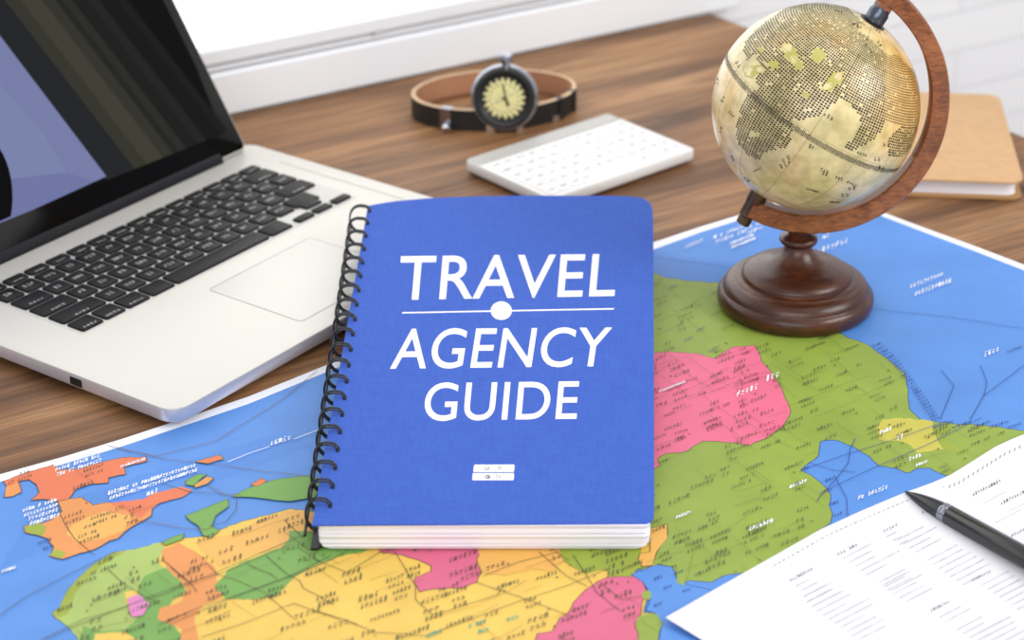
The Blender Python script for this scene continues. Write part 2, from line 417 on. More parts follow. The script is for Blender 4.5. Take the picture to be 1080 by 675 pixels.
def build_map():
    root_mb = MB()
    outer = [(-60, 520), (0, 501), (65.5, 483), (131, 463), (197, 441), (262, 419), (349, 384), (450, 347), (560, 305), (640, 276), (687, 257), (740, 239.5), (778, 228), (820, 213), (861, 197),
             (893, 210), (924, 222), (975, 241), (1030, 261), (1080, 280), (1130, 299), (1300, 372), (1300, 900), (-200, 900), (-200, 562)]
    inner = [(-60, 527), (0, 508), (65.5, 490), (131, 470), (197, 448), (262, 426), (349, 390.5), (450, 353), (560, 311), (640, 283), (687, 264), (740, 244.5), (778, 232.5), (820, 217.5), (861, 201),
             (893, 213.5), (924, 225.5), (975, 245), (1030, 265.5), (1080, 285), (1130, 304), (1285, 371), (1285, 890), (-190, 890), (-190, 568)]
    O = [gp(x, y, 0) for x, y in outer]; n = len(O)
    top = [Vector((p.x, p.y, MAPZ)) for p in O]; bot = [Vector((p.x, p.y, .0001)) for p in O]
    tris = [list(t) for t in tessellate_polygon([top])]
    root_mb.add(top, tris, MC['rim']); root_mb.add(bot, tris, MC['rim'])
    for i in range(n): root_mb.quad(bot[i], bot[(i + 1) % n], top[(i + 1) % n], top[i], MC['rim'])
    lay = [MAPZ]
    mb = root_mb
    def region(pts, m, amp=1.1, coast=None, step=5):
        lay[0] += .00002
        q = jag(pts, amp, step) if amp else pts
        P = [gp(x, y, lay[0]) for x, y in q]
        mb.poly(P, MC[m])
        if coast:
            P2 = [Vector((p.x, p.y, lay[0] + .00001)) for p in P]; mb.line(P2 + [P2[0]], .0005, coast)
        return q
    region(inner, 'sea', 0)
    region(cF([(20, 175), (160, 200), (420, 220), (560, 330), (620, 400), (200, 300), (20, 250)]), 'dsea', 2)
    region([(30, 545), (150, 500), (300, 455), (330, 470), (200, 520), (90, 560), (0, 600)], 'dsea', 2)
    lands = []
    # right-hand continent
    G = cF([(20, 235), (60, 250), (120, 260), (210, 265), (400, 330), (560, 410), (640, 445), (700, 490), (740, 520)]) + \
        cE([(270, 280), (275, 330), (280, 370), (310, 400), (360, 408), (440, 415), (520, 420), (600, 432), (680, 440), (700, 520), (390, 568), (340, 545), (310, 545), (270, 560), (240, 545), (190, 540), (160, 510), (110, 480), (60, 462), (30, 462)]) + \
        cC([(500, 70), (495, 110), (445, 150), (500, 185), (520, 205), (530, 222), (525, 250), (535, 275), (530, 300), (440, 360), (300, 440), (230, 450), (190, 470), (130, 465), (90, 475), (60, 455), (80, 430), (30, 425), (0, 435)]) + \
        [(650, 600), (600, 560), (600, 300)]
    G = region(G, 'green', 1.2, INKB); lands.append((G, 'g'))
    q = region(cE([(200, 400), (250, 395), (350, 405), (350, 440), (380, 490), (300, 500), (270, 470), (190, 460), (180, 430)]), 'khaki', 1)
    region(cE([(350, 425), (460, 415), (520, 425), (560, 440), (520, 470), (440, 500), (380, 490)]), 'olive', 1)
    region(cE([(440, 455), (500, 440), (530, 460), (470, 490)]), 'mgreen', 1)
    region(cC([(870, 20), (1000, 40), (1060, 50), (940, 110), (850, 60)]), 'green', 1)
    PK = region(cD([(-60, 240), (20, 240), (70, 235), (140, 240), (190, 255), (235, 225), (300, 218), (315, 240), (320, 262), (345, 290), (365, 320), (380, 350), (400, 400), (380, 440), (330, 475), (290, 492), (230, 485), (160, 480), (110, 510), (60, 515), (35, 530), (42, 548), (20, 562), (-60, 565)]), 'pink', .9, INKG)
    lands.append((PK, 'p'))
    # bottom centre: yellow / rose / green
    Y = cA([(755, 365), (700, 358), (640, 375), (580, 390), (530, 410), (490, 425), (440, 430), (420, 425), (390, 440), (330, 455), (270, 465), (230, 490), (190, 525), (160, 560), (145, 595), (125, 612), (135, 622), (160, 640), (185, 665), (195, 720), (195, 900)]) + \
        [(700, 800)] + cB([(1010, 400), (1000, 318), (1020, 270), (1000, 240), (965, 240), (975, 200), (960, 150), (935, 130), (950, 100), (1000, 60), (1010, 0)]) + [(640, 540), (400, 500)]
    Y = region(Y, 'yellow', .8, INKG); lands.append((Y, 'y'))
    region(cA([(125, 612), (145, 595), (160, 560), (190, 525), (230, 490), (270, 465), (330, 455), (385, 440), (400, 455), (380, 480), (400, 510), (380, 545), (300, 560), (310, 610), (370, 625), (380, 650), (360, 700), (300, 760), (220, 740), (195, 700), (185, 665), (160, 640)]), 'lgreen', 1.2)
    region(cA([(125, 612), (145, 595), (160, 560), (190, 525), (230, 490), (270, 465), (300, 462), (240, 500), (205, 535), (180, 565), (165, 610), (140, 622)]), 'olive', 1)
    region(cA([(350, 520), (400, 500), (440, 540), (450, 560), (420, 575), (400, 600), (380, 625), (420, 640), (440, 665), (440, 720), (190, 760), (195, 690), (200, 640), (250, 655), (300, 650), (330, 625), (345, 590), (330, 560)]), 'mgreen', 1.2)
    region(cA([(230, 660), (300, 655), (345, 680), (330, 720), (260, 720), (215, 700)]), 'yellow', 1)
    region(cA([(390, 460), (430, 440), (470, 460), (520, 500), (522, 530), (545, 552), (530, 575), (490, 590), (470, 620), (480, 690), (470, 760), (400, 760), (435, 680), (440, 650), (380, 625), (385, 600), (440, 580), (450, 545), (405, 505), (392, 480)]), 'orange', 1.3)
    region(cA([(560, 420), (640, 380), (700, 362), (755, 368), (750, 430), (690, 448), (600, 470), (530, 500), (500, 470), (470, 440), (520, 425)]), 'amber', 1)
    region(cH([(230, 385), (280, 340), (300, 305), (400, 255), (500, 215), (580, 190), (620, 150), (760, 110), (900, 130), (1000, 175), (1010, 215), (930, 215), (830, 255), (740, 290), (650, 345), (600, 400), (560, 440), (480, 455), (380, 462), (290, 460), (275, 430), (240, 415)]) , 'mgreen', 1)
    region(cB([(-70, 0), (190, 10), (195, 45), (150, 60), (100, 68), (40, 85), (-20, 110), (-70, 100)]), 'mgreen', 1)
    region(cB([(190, 0), (485, 30), (492, 55), (478, 80), (490, 120), (478, 150), (440, 165), (350, 170), (312, 178), (295, 150), (300, 135), (345, 118), (345, 102), (310, 85), (260, 70), (200, 62), (170, 30)]), 'rose', .8, INKR)
    region(cB([(490, 30), (700, 40), (725, 62), (730, 90), (700, 118), (640, 110), (560, 130), (495, 120), (482, 85)]), 'amber', 1)
    region(cB([(725, 30), (960, 30), (955, 80), (985, 65), (1000, 100), (960, 105), (935, 120), (930, 135), (870, 135), (862, 118), (840, 112), (800, 125), (765, 108), (735, 90), (722, 62)]), 'olive', .8)
    region(cB([(862, 135), (935, 132), (965, 150), (975, 180), (960, 210), (958, 240), (940, 270), (950, 300), (945, 420), (600, 420), (650, 318), (655, 300), (700, 292), (720, 255), (745, 240), (760, 210), (790, 178), (830, 148)]), 'rose', .9, INKR)
    region(cB([(930, 128), (1000, 98), (1050, 105), (1065, 150), (1200, 180), (1200, 420), (1000, 420), (1010, 318), (1022, 270), (1000, 240), (972, 232), (985, 200), (978, 170), (962, 148)]), 'sea', .8, INKB)
    region(cB([(950, 250), (985, 240), (1005, 243), (1022, 270), (1010, 300), (1015, 420), (930, 420), (952, 300), (942, 272)]), 'green', 1)
    region(cB([(962, 178), (980, 172), (990, 185), (982, 202), (962, 196)]), 'green', .5)
    region(cB([(962, 0), (1035, -20), (1036, 20), (1005, 60), (992, 100), (962, 104), (950, 82), (955, 66), (985, 60), (985, 20)]), 'amber', .5, INKR)
    region(cB([(990, 105), (1010, 95), (1040, 103), (1062, 100), (1062, 150), (1085, 160), (1110, 60), (1040, 0), (1035, 20), (1008, 60)]), 'green', .8)
    # islands, upper left
    R1 = region(cA([(8, 292), (60, 272), (128, 252), (145, 265), (190, 262), (250, 245), (290, 235), (352, 233), (355, 243), (300, 257), (303, 275), (262, 283), (262, 295), (215, 300), (182, 312), (165, 335), (140, 340), (105, 335), (75, 338), (95, 318), (88, 300), (70, 287), (45, 292), (52, 318), (30, 328), (10, 330), (17, 305)]), 'red', .7, INKR)
    lands.append((R1, 'r'))
    region(cA([(15, 305), (42, 296), (50, 318), (30, 328), (12, 330)]), 'orange', .6)
    R2 = region(cA([(140, 340), (165, 335), (195, 330), (225, 350), (262, 343), (290, 345), (370, 348), (365, 375), (330, 395), (300, 415), (285, 430), (265, 435), (230, 455), (180, 470), (150, 480), (120, 472), (130, 450), (115, 430), (100, 425), (60, 415), (58, 400), (95, 395), (125, 385), (150, 365)]), 'orange', .7, INKR)
    lands.append((R2, 'r'))
    region(cA([(58, 402), (95, 393), (112, 402), (104, 424), (62, 414)]), 'olive', .4)
    region(cA([(118, 470), (135, 456), (158, 464), (150, 478)]), 'olive', .4)
    region(cA([(200, 385), (250, 365), (320, 375), (300, 410), (250, 430), (190, 440), (160, 420), (170, 400)]), 'amber', .8)
    R3 = region(cA([(265, 345), (345, 335), (375, 320), (440, 305), (465, 312), (440, 330), (385, 345), (360, 362), (340, 380), (300, 360)]), 'red', .6); lands.append((R3, 'r'))
    for P_, c in (([(470, 245), (530, 228), (540, 238), (500, 250)], 'red'), ([(450, 290), (475, 276), (500, 275), (480, 290), (470, 303), (448, 300)], 'mgreen'), ([(470, 300), (500, 280), (516, 285), (500, 298), (470, 308)], 'orange'),
                  ([(448, 375), (500, 355), (550, 335), (552, 352), (520, 375), (510, 400), (530, 410), (510, 428), (490, 422), (480, 400), (460, 388)], 'mgreen'),
                  ([(560, 328), (620, 300), (680, 285), (755, 278), (780, 300), (760, 330), (700, 340), (650, 335), (600, 330)], 'mgreen'), ([(605, 300), (630, 285), (645, 290), (622, 304)], 'red'),
                  ([(390, 440), (420, 425), (445, 418), (440, 432), (400, 446)], 'mgreen')):
        region(cA(P_), c, .5, INKG)
    region(cA([(308, 575), (335, 565), (362, 588), (345, 615), (320, 620), (312, 605)]), 'mauve', .6)
    ZL = lay[0] + .00003; mp = gm(ZL)
    # routes and borders
    def ln(pts, m, w=.6): mb.line([mp(*p) for p in pts], w / 1700, m)
    for pts in (cA([(258, 205), (310, 218), (380, 230), (440, 215), (520, 195), (600, 145), (680, 95), (765, 25)]), cA([(258, 205), (400, 238), (520, 250), (640, 268), (760, 280)]),
                cA([(0, 615), (60, 572), (140, 530), (230, 485), (280, 462)]), cA([(130, 340), (160, 400), (180, 430), (228, 470)]), cA([(320, 385), (380, 393), (440, 405), (500, 408), (520, 400)]),
                cA([(390, 295), (460, 318), (520, 320), (570, 330)]), cA([(500, 300), (540, 322), (580, 325)]), cA([(505, 400), (545, 390), (570, 360), (572, 335)]), cA([(100, 675), (200, 625), (290, 600), (420, 555), (640, 460), (756, 410)]),
                cA([(380, 640), (470, 600), (560, 570), (700, 520), (801, 470)]), cG([(230, 670), (400, 600), (600, 520), (800, 440), (1000, 370)]), cG([(570, 300), (650, 375), (760, 440), (830, 470)]), cG([(860, 250), (930, 310), (1000, 370)]),
                cH([(0, 290), (60, 340), (110, 380), (140, 420)]), cH([(190, 270), (250, 330), (330, 350), (490, 420), (560, 480), (650, 560)]), cH([(600, 40), (640, 80), (700, 135)]), cH([(400, 270), (460, 300), (520, 320), (560, 350)]),
                cH([(680, 190), (740, 230), (790, 260)]), cH([(500, 225), (620, 330), (680, 360), (700, 400), (780, 440), (860, 490)]), cH([(0, 590), (300, 460), (600, 350), (830, 260), (1000, 165)]), cH([(0, 400), (300, 310), (560, 200), (640, 170)]), cH([(160, 660), (400, 580), (650, 480), (760, 520), (1000, 600)]),
                cB([(240, 60), (270, 110), (300, 160), (300, 200), (350, 245)]), cB([(0, 230), (100, 260), (180, 295), (330, 305), (480, 250), (600, 205), (740, 160), (860, 110)]), cB([(350, 245), (450, 215), (540, 185), (560, 150)]),
                cB([(0, 80), (100, 120), (200, 60)]), cB([(480, 150), (600, 190), (760, 250)]), cB([(500, 130), (600, 90), (720, 60)]), cB([(760, 70), (800, 130), (830, 180), (900, 235)]), cB([(840, 150), (900, 200), (960, 190)]), cB([(660, 60), (740, 130), (800, 160)])):
        ln(pts, INK if rnd.random() < .6 else INKR, .65)
    ln(cA([(550, 245), (600, 225), (650, 208)]), WHT, .9); ln(cA([(710, 190), (801, 155)]), WHT, .9)
    for pts in (cC([(600, 60), (585, 90), (580, 130), (550, 170), (500, 225), (490, 240)]), cC([(445, 150), (560, 110), (720, 60), (860, 10)]), cC([(470, 130), (540, 150), (600, 155)]), cC([(540, 165), (575, 230), (578, 280)]), cC([(500, 215), (660, 140), (800, 80), (960, 0)]),
                cE([(490, 240), (510, 290), (500, 330), (460, 400)]), cE([(500, 330), (560, 285), (619, 240)]), cE([(375, 255), (412, 300), (370, 400)]), cF([(560, 320), (700, 345), (860, 360), (1080, 395)]), cF([(20, 190), (200, 215), (400, 250)])):
        ln(pts, INKB, .7)
    # contour lines across the green and pink lands
    r2 = random.Random(5)
    for poly, k in lands:
        xs = [p[0] for p in poly]; ys = [p[1] for p in poly]
        x0, x1, y0, y1 = max(min(xs), -10), min(max(xs), 1090), min(ys), min(max(ys), 690)
        area = (x1 - x0) * (y1 - y0)
        for _ in range(int(area / (900 if k in 'gp' else 1500))):
            x, y = r2.uniform(x0, x1), r2.uniform(y0, y1); 
            if not inside((x, y), poly): continue
            up = r2.random() < .55; dx, dy = ((1, -.36) if up else (.85, .62)); a = [(x, y)]
            L_ = r2.uniform(18, 70); seg = max(2, int(L_ / 10)); w = r2.uniform(-.25, .25)
            for s in range(seg):
                x += dx * 10; y += dy * 10; dy += w * .25 + r2.uniform(-.06, .06)
                if not inside((x, y), poly): break
                a.append((x, y))
            if len(a) > 1: ln(a, INKG if k == 'g' else INKR, .32)
        # place names
        used = []
        for _ in range(int(area / (190 if k == 'g' else 240))):
            x, y = r2.uniform(x0, x1), r2.uniform(y0, y1)
            if not inside((x, y), poly): continue
            sc = .62 + .5 * (y - 250) / 420
            if k == 'y': sc *= 1.12
            L_ = r2.uniform(10, 26) * sc * 1.25; h = r2.uniform(3.4, 5.2) * sc
            du = (.945, -.33) if k != 'g' else (.93, -.37)
            if not inside((x + L_ * du[0], y + L_ * du[1]), poly): continue
            if any(abs(x - a) < 20 * sc + b * .3 and abs(y - c) < 8.5 * sc for a, c, b in used): continue
            used.append((x, y, L_))
            for row in range(r2.choice((1, 1, 2))):
                scribble(mb, mp, x + row * 2, y + row * (h + 1.6), L_ * r2.uniform(.7, 1), h, du, (.12, -1), INK if k != 'p' else mat_pk, .58 * sc, r=r2)
        for _ in range(int(area / 2500)):
            x, y = r2.uniform(x0, x1), r2.uniform(y0, y1)
            if inside((x, y), poly):
                mb.poly([mp(x + 1.2 * math.cos(a), y + .8 * math.sin(a)) for a in [i * PI / 4 for i in range(8)]], INKR)
    # coast-side names running into the sea
    for i in range(26):
        t = i / 25; x = 917 + 62 * t ** .8; y = 365 + 78 * t; 
        scribble(mb, mp, x + 4, y + 1, 9, 2.6, (.93, -.36), (.1, -1), INKB, .55, r=r2)
    for i in range(14):
        scribble(mb, mp, 985 + i * 6.5, 452 - (i % 3) * 2, 9, 2.6, (.93, -.36), (.1, -1), INKB, .55, r=r2)
    for (x, y) in ((871, 508), (869, 520), (876, 533), (880, 545), (690, 612), (700, 622), (712, 606), (690, 640), (720, 625), (845, 497), (722, 360), (748, 372), (735, 350), (706, 305), (758, 318)):
        scribble(mb, mp, x, y, 10, 3, (.93, -.36), (.1, -1), INKB, .6, r=r2)
    # white lettering (x, y, length, height, rows)
    W = [(57, 492, 50, 4, 3), (125, 494, 30, 3, 1), (114, 522, 98, 4, 2), (155, 523, 13, 5, 1), (24, 540, 38, 4, 2), (30, 549, 34, 4.5, 2), (285, 470, 24, 5, 1), (2, 604, 16, 3, 1),
         (723, 262, 20, 4, 1), (753, 252, 36, 4, 2), (787, 242, 18, 4, 2), (770, 258, 28, 3, 2), (816, 301, 36, 6, 1), (868, 252, 8, 4, 1), (862, 268, 36, 6, 1), (960, 304, 38, 4.5, 1), (965, 312, 42, 4.5, 1), (1038, 376, 18, 5, 1),
         (695, 414, 30, 2.2, 1), (777, 418, 30, 6, 1), (808, 402, 16, 6, 1), (905, 527, 38, 4.5, 1), (833, 515, 20, 4, 1), (790, 560, 32, 4.5, 1), (713, 547, 18, 3.5, 1), (928, 458, 14, 4, 1), (946, 464, 8, 5, 1), (959, 486, 14, 4, 1), (966, 492, 16, 3, 1)]
    for x, y, l, h, rows in W:
        for k in range(rows):
            scribble(mb, mp, x + 1.5 * k, y + k * (h + 1), l, h, (.95, -.31) if x < 400 else (.93, -.36), (.15, -1), WHT, 1.0, gap=.2, r=r2)
    for x, y, l in ((40, 574, 16), (46, 580, 10), (1062, 372, 18)):
        scribble(mb, mp, x, y, l, 3, (.95, -.31), (.1, -1), INKB, .7, r=r2)
    for x, y, l in ((495, 662, 20), (505, 668, 12), (535, 655, 14), (450, 672, 18)):
        scribble(mb, mp, x, y, l, 4, (.95, -.31), (.1, -1), TEAL, 1.1, r=r2)
    o = mb.build('map', fix=False)
    tag(o, 'large colourful paper map with blue seas and white margin spread over the wooden table', 'map')
mat_pk = mat('map_maroon_ink', (128, 44, 66), .6)
build_map()

# ================================================================== LAPTOP
LA = math.atan2(211.7, 154.2)
LO = gp(88, 352, .014)
L_mtx = Matrix.Translation((LO.x, LO.y, 0)) @ Matrix.Rotation(LA, 4, 'Z')
laptop = frame('laptop', L_mtx, 'open silver laptop with black keys and black glass screen on the left of the table', 'laptop')
LT = .014
LX0, LX1, LY0, LY1 = -.041, .295, -.116, .131
mb = MB()
mb.rr(LX0, LX1, LY0, LY1, .013, [(.006, .0032), (.002, .0038), (.0003, .0055), (0, .0075), (0, LT - .0008), (.0003, LT - .0002), (.0010, LT)], M['silver'], 8,
      [M['silver_edge']] * 4 + [M['silver']] * 3)
body = mb.build('base', laptop, 35)
mb = MB()   # seams
mb.line([(.280, .085, LT + .0001), (.280, -.03, LT + .0001)], .0008, M['seam'])
mb.build('deck_seam', laptop, fix=False)
for i, (x, y) in enumerate(((LX0 + .03, LY0 + .025), (LX1 - .03, LY0 + .025), (LX0 + .03, LY1 - .025), (LX1 - .03, LY1 - .025))):
    m2 = MB(); m2.lathe([(.008, 0), (.009, .0005), (.009, .0034)], M['rubber'], 20, Matrix.Translation((x, y, 0))); m2.build('rubber_foot', laptop, 40)
mb = MB()
mb.rr(.092, .192, -.098, -.0195, .003, [(-.0006, LT - .0004), (-.0006, LT + .00005)], M['seam'], 4)
tp0 = MB()
mb.rr(.092, .192, -.098, -.0195, .003, [(.0001, LT - .0004), (.0001, LT + .0001), (.0006, LT + .00018)], M['pad'], 4)
mb.build('trackpad', laptop, 35)
mb = MB()
mb.rr(0, 1, 0, 1, .1, [(0, 0), (0, .001)], M['port'], 3)
for k in range(len(mb.v)):
    x, y, z = mb.v[k]; mb.v[k] = (LX0 + .0002 - z * .4, -.030 - .010 * x, .0062 + .0052 * y)
mb.build('port', laptop)
# keyboard
KW, KD = .2635, .0965
kb = MB(); kb.rr(-.0015, KW + .0015, -.0015, KD + .0015, .003, [(0, LT - .0003), (0, LT + .0001), (.0004, LT + .0002)], mat('keyboard_deck', (200, 199, 195), .45, .2), 4)
keyboard = kb.build('keyboard', laptop, 35)
def key(x, y, w, h, legend, seed):
    r = random.Random(seed); m = MB(); g = .0011
    m.rr(x + g, x + w - g, y + g, y + h - g, .0016, [(0, LT), (0, LT + .0011), (.0002, LT + .0015), (.0006, LT + .0017)], M['key'], 3)
    if legend:
        cx, cy, z = x + w / 2, y + h / 2, LT + .00175
        if legend == 2: cx, cy = x + w * .5, y + h * .22
        s = min(w, h) * .16
        n = r.choice((2, 3)) if legend == 1 else 4
        for k in range(n):
            gl = GLY[r.randrange(len(GLY))]; ox = cx + (k - n / 2) * s * 1.15
            ss = s * (1.25 if legend == 1 else .6)
            for a, b, c, d in gl:
                m.line([(ox + a * s, cy - ss / 2 + b * ss, z), (ox + c * s, cy - ss / 2 + d * ss, z)], .00042, M['legend'])
    m.build('key', keyboard, 35)
u = KW / 14.5; pv = .0171
rows = [[(1.12, 2), (1.08, 2), (1.2, 2), (1.25, 0), (5.05, 0), (1.3, 0)], [(2.2, 2)] + [(1, 1)] * 10 + [(1.45, 0)], [(1.75, 2)] + [(1, 1)] * 11 + [(1.75, 2)], [(1.5, 2)] + [(1, 1)] * 12 + [(1.0, 1)], [(1, 1)] * 13 + [(1.5, 2)]]
sd = 0; y = 0
for ri, row in enumerate(rows):
    x = 0
    for w, lg in row:
        sd += 1; key(x * u, y, w * u, pv, lg, sd); x += w
    y += pv
for k in range(14):
    sd += 1; key(k * 14.5 / 14 * u, y, 14.5 / 14 * u, KD - y, 2, sd)
for x, yy in ((11.25, 0), (12.3, 0), (13.4, 0), (12.35, pv * .62)):
    sd += 1; key(x * u, yy, 1.03 * u, pv * .56, 0, sd)
# lid
yh = .115
hn = Matrix.Rotation(math.radians(0), 3, 'X')
LID = math.radians(32.5)                     # leaning back from the vertical
xl = Vector((math.cos(LA), math.sin(LA), 0)); yl = Vector((-math.sin(LA), math.cos(LA), 0))
lid_up_l = Vector((0, math.sin(LID), math.cos(LID))); lid_n_l = Vector((0, -math.cos(LID), math.sin(LID)))
HB = Vector((0, yh + .004, LT + .001))     # local hinge base
LH = .200; LTH = .0055
def lidp(x, h, d): return Vector((x, 0, 0)) + HB + lid_up_l * h + lid_n_l * d     # laptop-local
def lid_slab(mb, x0, x1, h0, h1, r, prof, m, seg=6):
    mb.loft([[lidp(x, h, d) for x, h in rrect(x0 + i, x1 - i, h0 + i, h1 - i, max(r - i, .0002), seg)] for i, d in prof], m)
mb = MB(); RX = .283
lid_slab(mb, LX0 + .001, RX, .0006, LH, .0045, [(.002, -LTH), (.0004, -LTH + .001), (0, -LTH + .002), (0, -.0006), (.0006, 0)], M['silver'])
lid = mb.build('screen_lid', laptop, 35)
mb = MB(); lid_slab(mb, LX0 + .0022, RX - .0012, .0018, LH - .0015, .004, [(0, -.0004), (0, .0003), (.0003, .0005)], M['black_glass'])
mb.build('screen_glass', lid, 35)
mb = MB()
mb.tube([lidp(x, .0015, -.003) for x in (LX0 + .022, RX - .028)], .0055, M['hinge'], 20)
lid_slab(mb, LX0 + .022, RX - .028, -.0, .0085, .001, [(0, -.004), (0, -.0004)], M['hinge'], 2)
mb.build('hinge', laptop, 40)
# picture on the display, laid out on the glass
LW = L_mtx.copy()
lo_w = LW @ lidp(0, 0, .0008); ln_w = (LW.to_3x3() @ lid_n_l).normalized(); Linv = LW.inverted()
def lidpix(px, py, k=0): return Linv @ (pp(px, py, lo_w, ln_w) + ln_w * .00008 * k)
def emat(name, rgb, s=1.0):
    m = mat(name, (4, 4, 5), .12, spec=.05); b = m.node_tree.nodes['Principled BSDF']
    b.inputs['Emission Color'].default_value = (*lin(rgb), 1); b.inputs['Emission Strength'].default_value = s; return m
def clip_rect(pts, x0, x1, h0, h1):
    def cut(P, f):
        out = []
        for a, b in zip(P, P[1:] + P[:1]):
            fa, fb = f(a), f(b)
            if fa >= 0: out.append(a)
            if (fa >= 0) != (fb >= 0): t = fa / (fa - fb); out.append((a[0] + (b[0] - a[0]) * t, a[1] + (b[1] - a[1]) * t))
        return out
    for f in (lambda p: p[0] - x0, lambda p: x1 - p[0], lambda p: p[1] - h0, lambda p: h1 - p[1]):
        if pts: pts = cut(pts, f)
    return pts
def dpoly(pts, m):                         # keep the picture inside the display area of the lid
    d = (pts[0] - HB).dot(lid_n_l)
    q = clip_rect([(p.x, (p - HB).dot(lid_up_l)) for p in pts], LX0 + .010, RX - .010, .004, LH - .010)
    if len(q) > 2: mb.poly([lidp(x, h, d) for x, h in q], m)
mb = MB()
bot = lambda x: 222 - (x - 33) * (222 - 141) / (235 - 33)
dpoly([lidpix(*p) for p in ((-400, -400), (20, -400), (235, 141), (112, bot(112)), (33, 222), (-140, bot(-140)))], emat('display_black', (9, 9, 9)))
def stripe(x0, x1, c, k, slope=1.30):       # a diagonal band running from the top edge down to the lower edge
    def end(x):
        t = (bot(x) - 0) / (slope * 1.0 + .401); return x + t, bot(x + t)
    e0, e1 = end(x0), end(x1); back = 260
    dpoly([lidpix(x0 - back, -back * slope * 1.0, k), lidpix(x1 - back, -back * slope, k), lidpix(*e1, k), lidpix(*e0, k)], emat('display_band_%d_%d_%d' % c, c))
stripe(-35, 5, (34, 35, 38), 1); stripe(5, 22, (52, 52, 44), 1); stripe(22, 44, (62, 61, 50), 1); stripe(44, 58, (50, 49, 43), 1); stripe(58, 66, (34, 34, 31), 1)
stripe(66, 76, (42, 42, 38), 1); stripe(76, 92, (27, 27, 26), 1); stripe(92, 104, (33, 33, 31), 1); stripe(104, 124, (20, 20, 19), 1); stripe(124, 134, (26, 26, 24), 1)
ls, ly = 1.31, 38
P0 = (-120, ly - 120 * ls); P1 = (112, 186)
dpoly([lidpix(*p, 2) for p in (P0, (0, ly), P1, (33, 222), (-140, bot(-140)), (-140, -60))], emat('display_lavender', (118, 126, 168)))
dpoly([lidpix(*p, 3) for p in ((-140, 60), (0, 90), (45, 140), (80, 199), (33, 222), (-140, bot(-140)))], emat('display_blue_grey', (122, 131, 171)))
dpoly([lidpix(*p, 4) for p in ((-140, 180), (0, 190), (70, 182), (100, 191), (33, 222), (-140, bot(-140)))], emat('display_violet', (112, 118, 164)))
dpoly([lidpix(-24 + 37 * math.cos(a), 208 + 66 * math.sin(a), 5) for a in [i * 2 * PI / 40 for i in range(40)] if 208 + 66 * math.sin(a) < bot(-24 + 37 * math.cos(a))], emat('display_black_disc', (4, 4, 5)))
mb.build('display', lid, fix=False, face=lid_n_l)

# ================================================================== SPIRAL GUIDE BOOK
BT = .0155                                  # thickness
BA = math.radians(3.2)
near = gp(510, 580, MAPZ + .0004)
bn = Vector((0, -math.sin(BA), math.cos(BA)))
B0 = Vector((near.x, near.y, MAPZ + .0009))  # bottom near edge, tilt hinge
B_mtx = Matrix.Translation(B0) @ Matrix.Rotation(BA, 4, 'X')
Binv = B_mtx.inverted()
book = frame('spiral_notebook', B_mtx, 'blue spiral-bound notebook titled TRAVEL AGENCY GUIDE lying on the map, propped on laptop', 'book')
def bp(px, py, h): return Binv @ pp(px, py, B0 + bn * h, bn)
cover_px = [(388, 217), (402, 214.4), (418, 212), (450, 209.2), (500, 207.2), (560, 206.2), (640, 206.6), (668, 207.3), (678, 209), (684.5, 213), (688, 220), (689, 235), (689.4, 330), (689.8, 440), (690, 535), (689.5, 545), (687, 549.5), (682, 551.4), (600, 552), (500, 552.6), (400, 553.3), (329, 554)]
n_left = 40
CT = BT
ctop = [bp(x, y, CT + .0009) for x, y in cover_px]; cbot = [Vector((p.x, p.y, CT + .0001)) for p in ctop]
def slab(mb, top, bot, m, m_side=None):
    tris = [list(t) for t in tessellate_polygon([top])]
    mb.add(top, tris, m); mb.add(bot, tris, m)
    n = len(top)
    for i in range(n): mb.quad(bot[i], bot[(i + 1) % n], top[(i + 1) % n], top[i], m_side or m)
mb = MB(); slab(mb, ctop, cbot, M['cover']); cover = mb.build('front_cover', book)
def hpt(t, off=0.0):                        # along the left edge of the cover, t = 0 far end, 1 near end
    a, b = bp(388, 217, CT + .0009), bp(329, 554, CT + .0009)
    return a.lerp(b, t) + Vector((off, 0, 0))
# page block
fx0 = bp(333, 557, CT).x; fx1 = bp(686.5, 557, CT).x
tr_ = bp(688.8, 240, CT); tl_ = bp(391, 222, CT); ylow = -.0008
def page_loop(h, ins=0, nr=0.0):
    cr = .0042 * max(0, 1 - h / .0060) ** 2.2
    pts = []
    c = [(fx0 + .0008 + ins + cr, ylow + nr, .0022), (fx1 - ins - cr, ylow + nr, .0035), (tr_.x - .0002 - ins, tr_.y - ins, .004), (tl_.x + .001 + ins, tl_.y - .004 - ins, .001)]
    n = 4
    for i, (x, y, r) in enumerate(c):
        p = Vector((x, y, 0)); a = (Vector((*c[i - 1][:2], 0)) - p).normalized(); b = (Vector((*c[(i + 1) % 4][:2], 0)) - p).normalized()
        for k in range(5):
            t = k / 4; q = p + a * r * (1 - t) ** 2 + b * r * t ** 2; pts.append(Vector((q.x, q.y, h)))
    return pts
mb = MB(); L_ = []
for k in range(15):
    t = k / 14; h = .0002 + (CT - .0002) * t
    j = (.0007 if k % 3 == 0 else 0) + (.0003 if k % 2 else 0)
    L_.append(page_loop(h, .0001 + j * .4, j + .001 * math.sin(t * PI) * -.4))
mb.loft(L_, M['pages']); mb.build('page_block', book, 30)
# back cover, a little wider at the spine
mb = MB()
bx = bp(325.5, 560, CT).x
bl = [Vector((bx, ylow - .0002, 0)), Vector((fx0 + .0005, ylow - .0002, 0)), Vector((fx0 + .003, ylow + .005, 0)), Vector((fx1 - .001, ylow + .005, 0)), Vector((tr_.x, tr_.y, 0)), Vector((tl_.x - .004, tl_.y, 0))]
slab(mb, [p + Vector((0, 0, .0011)) for p in bl], bl, M['black']); mb.build('back_cover', book)
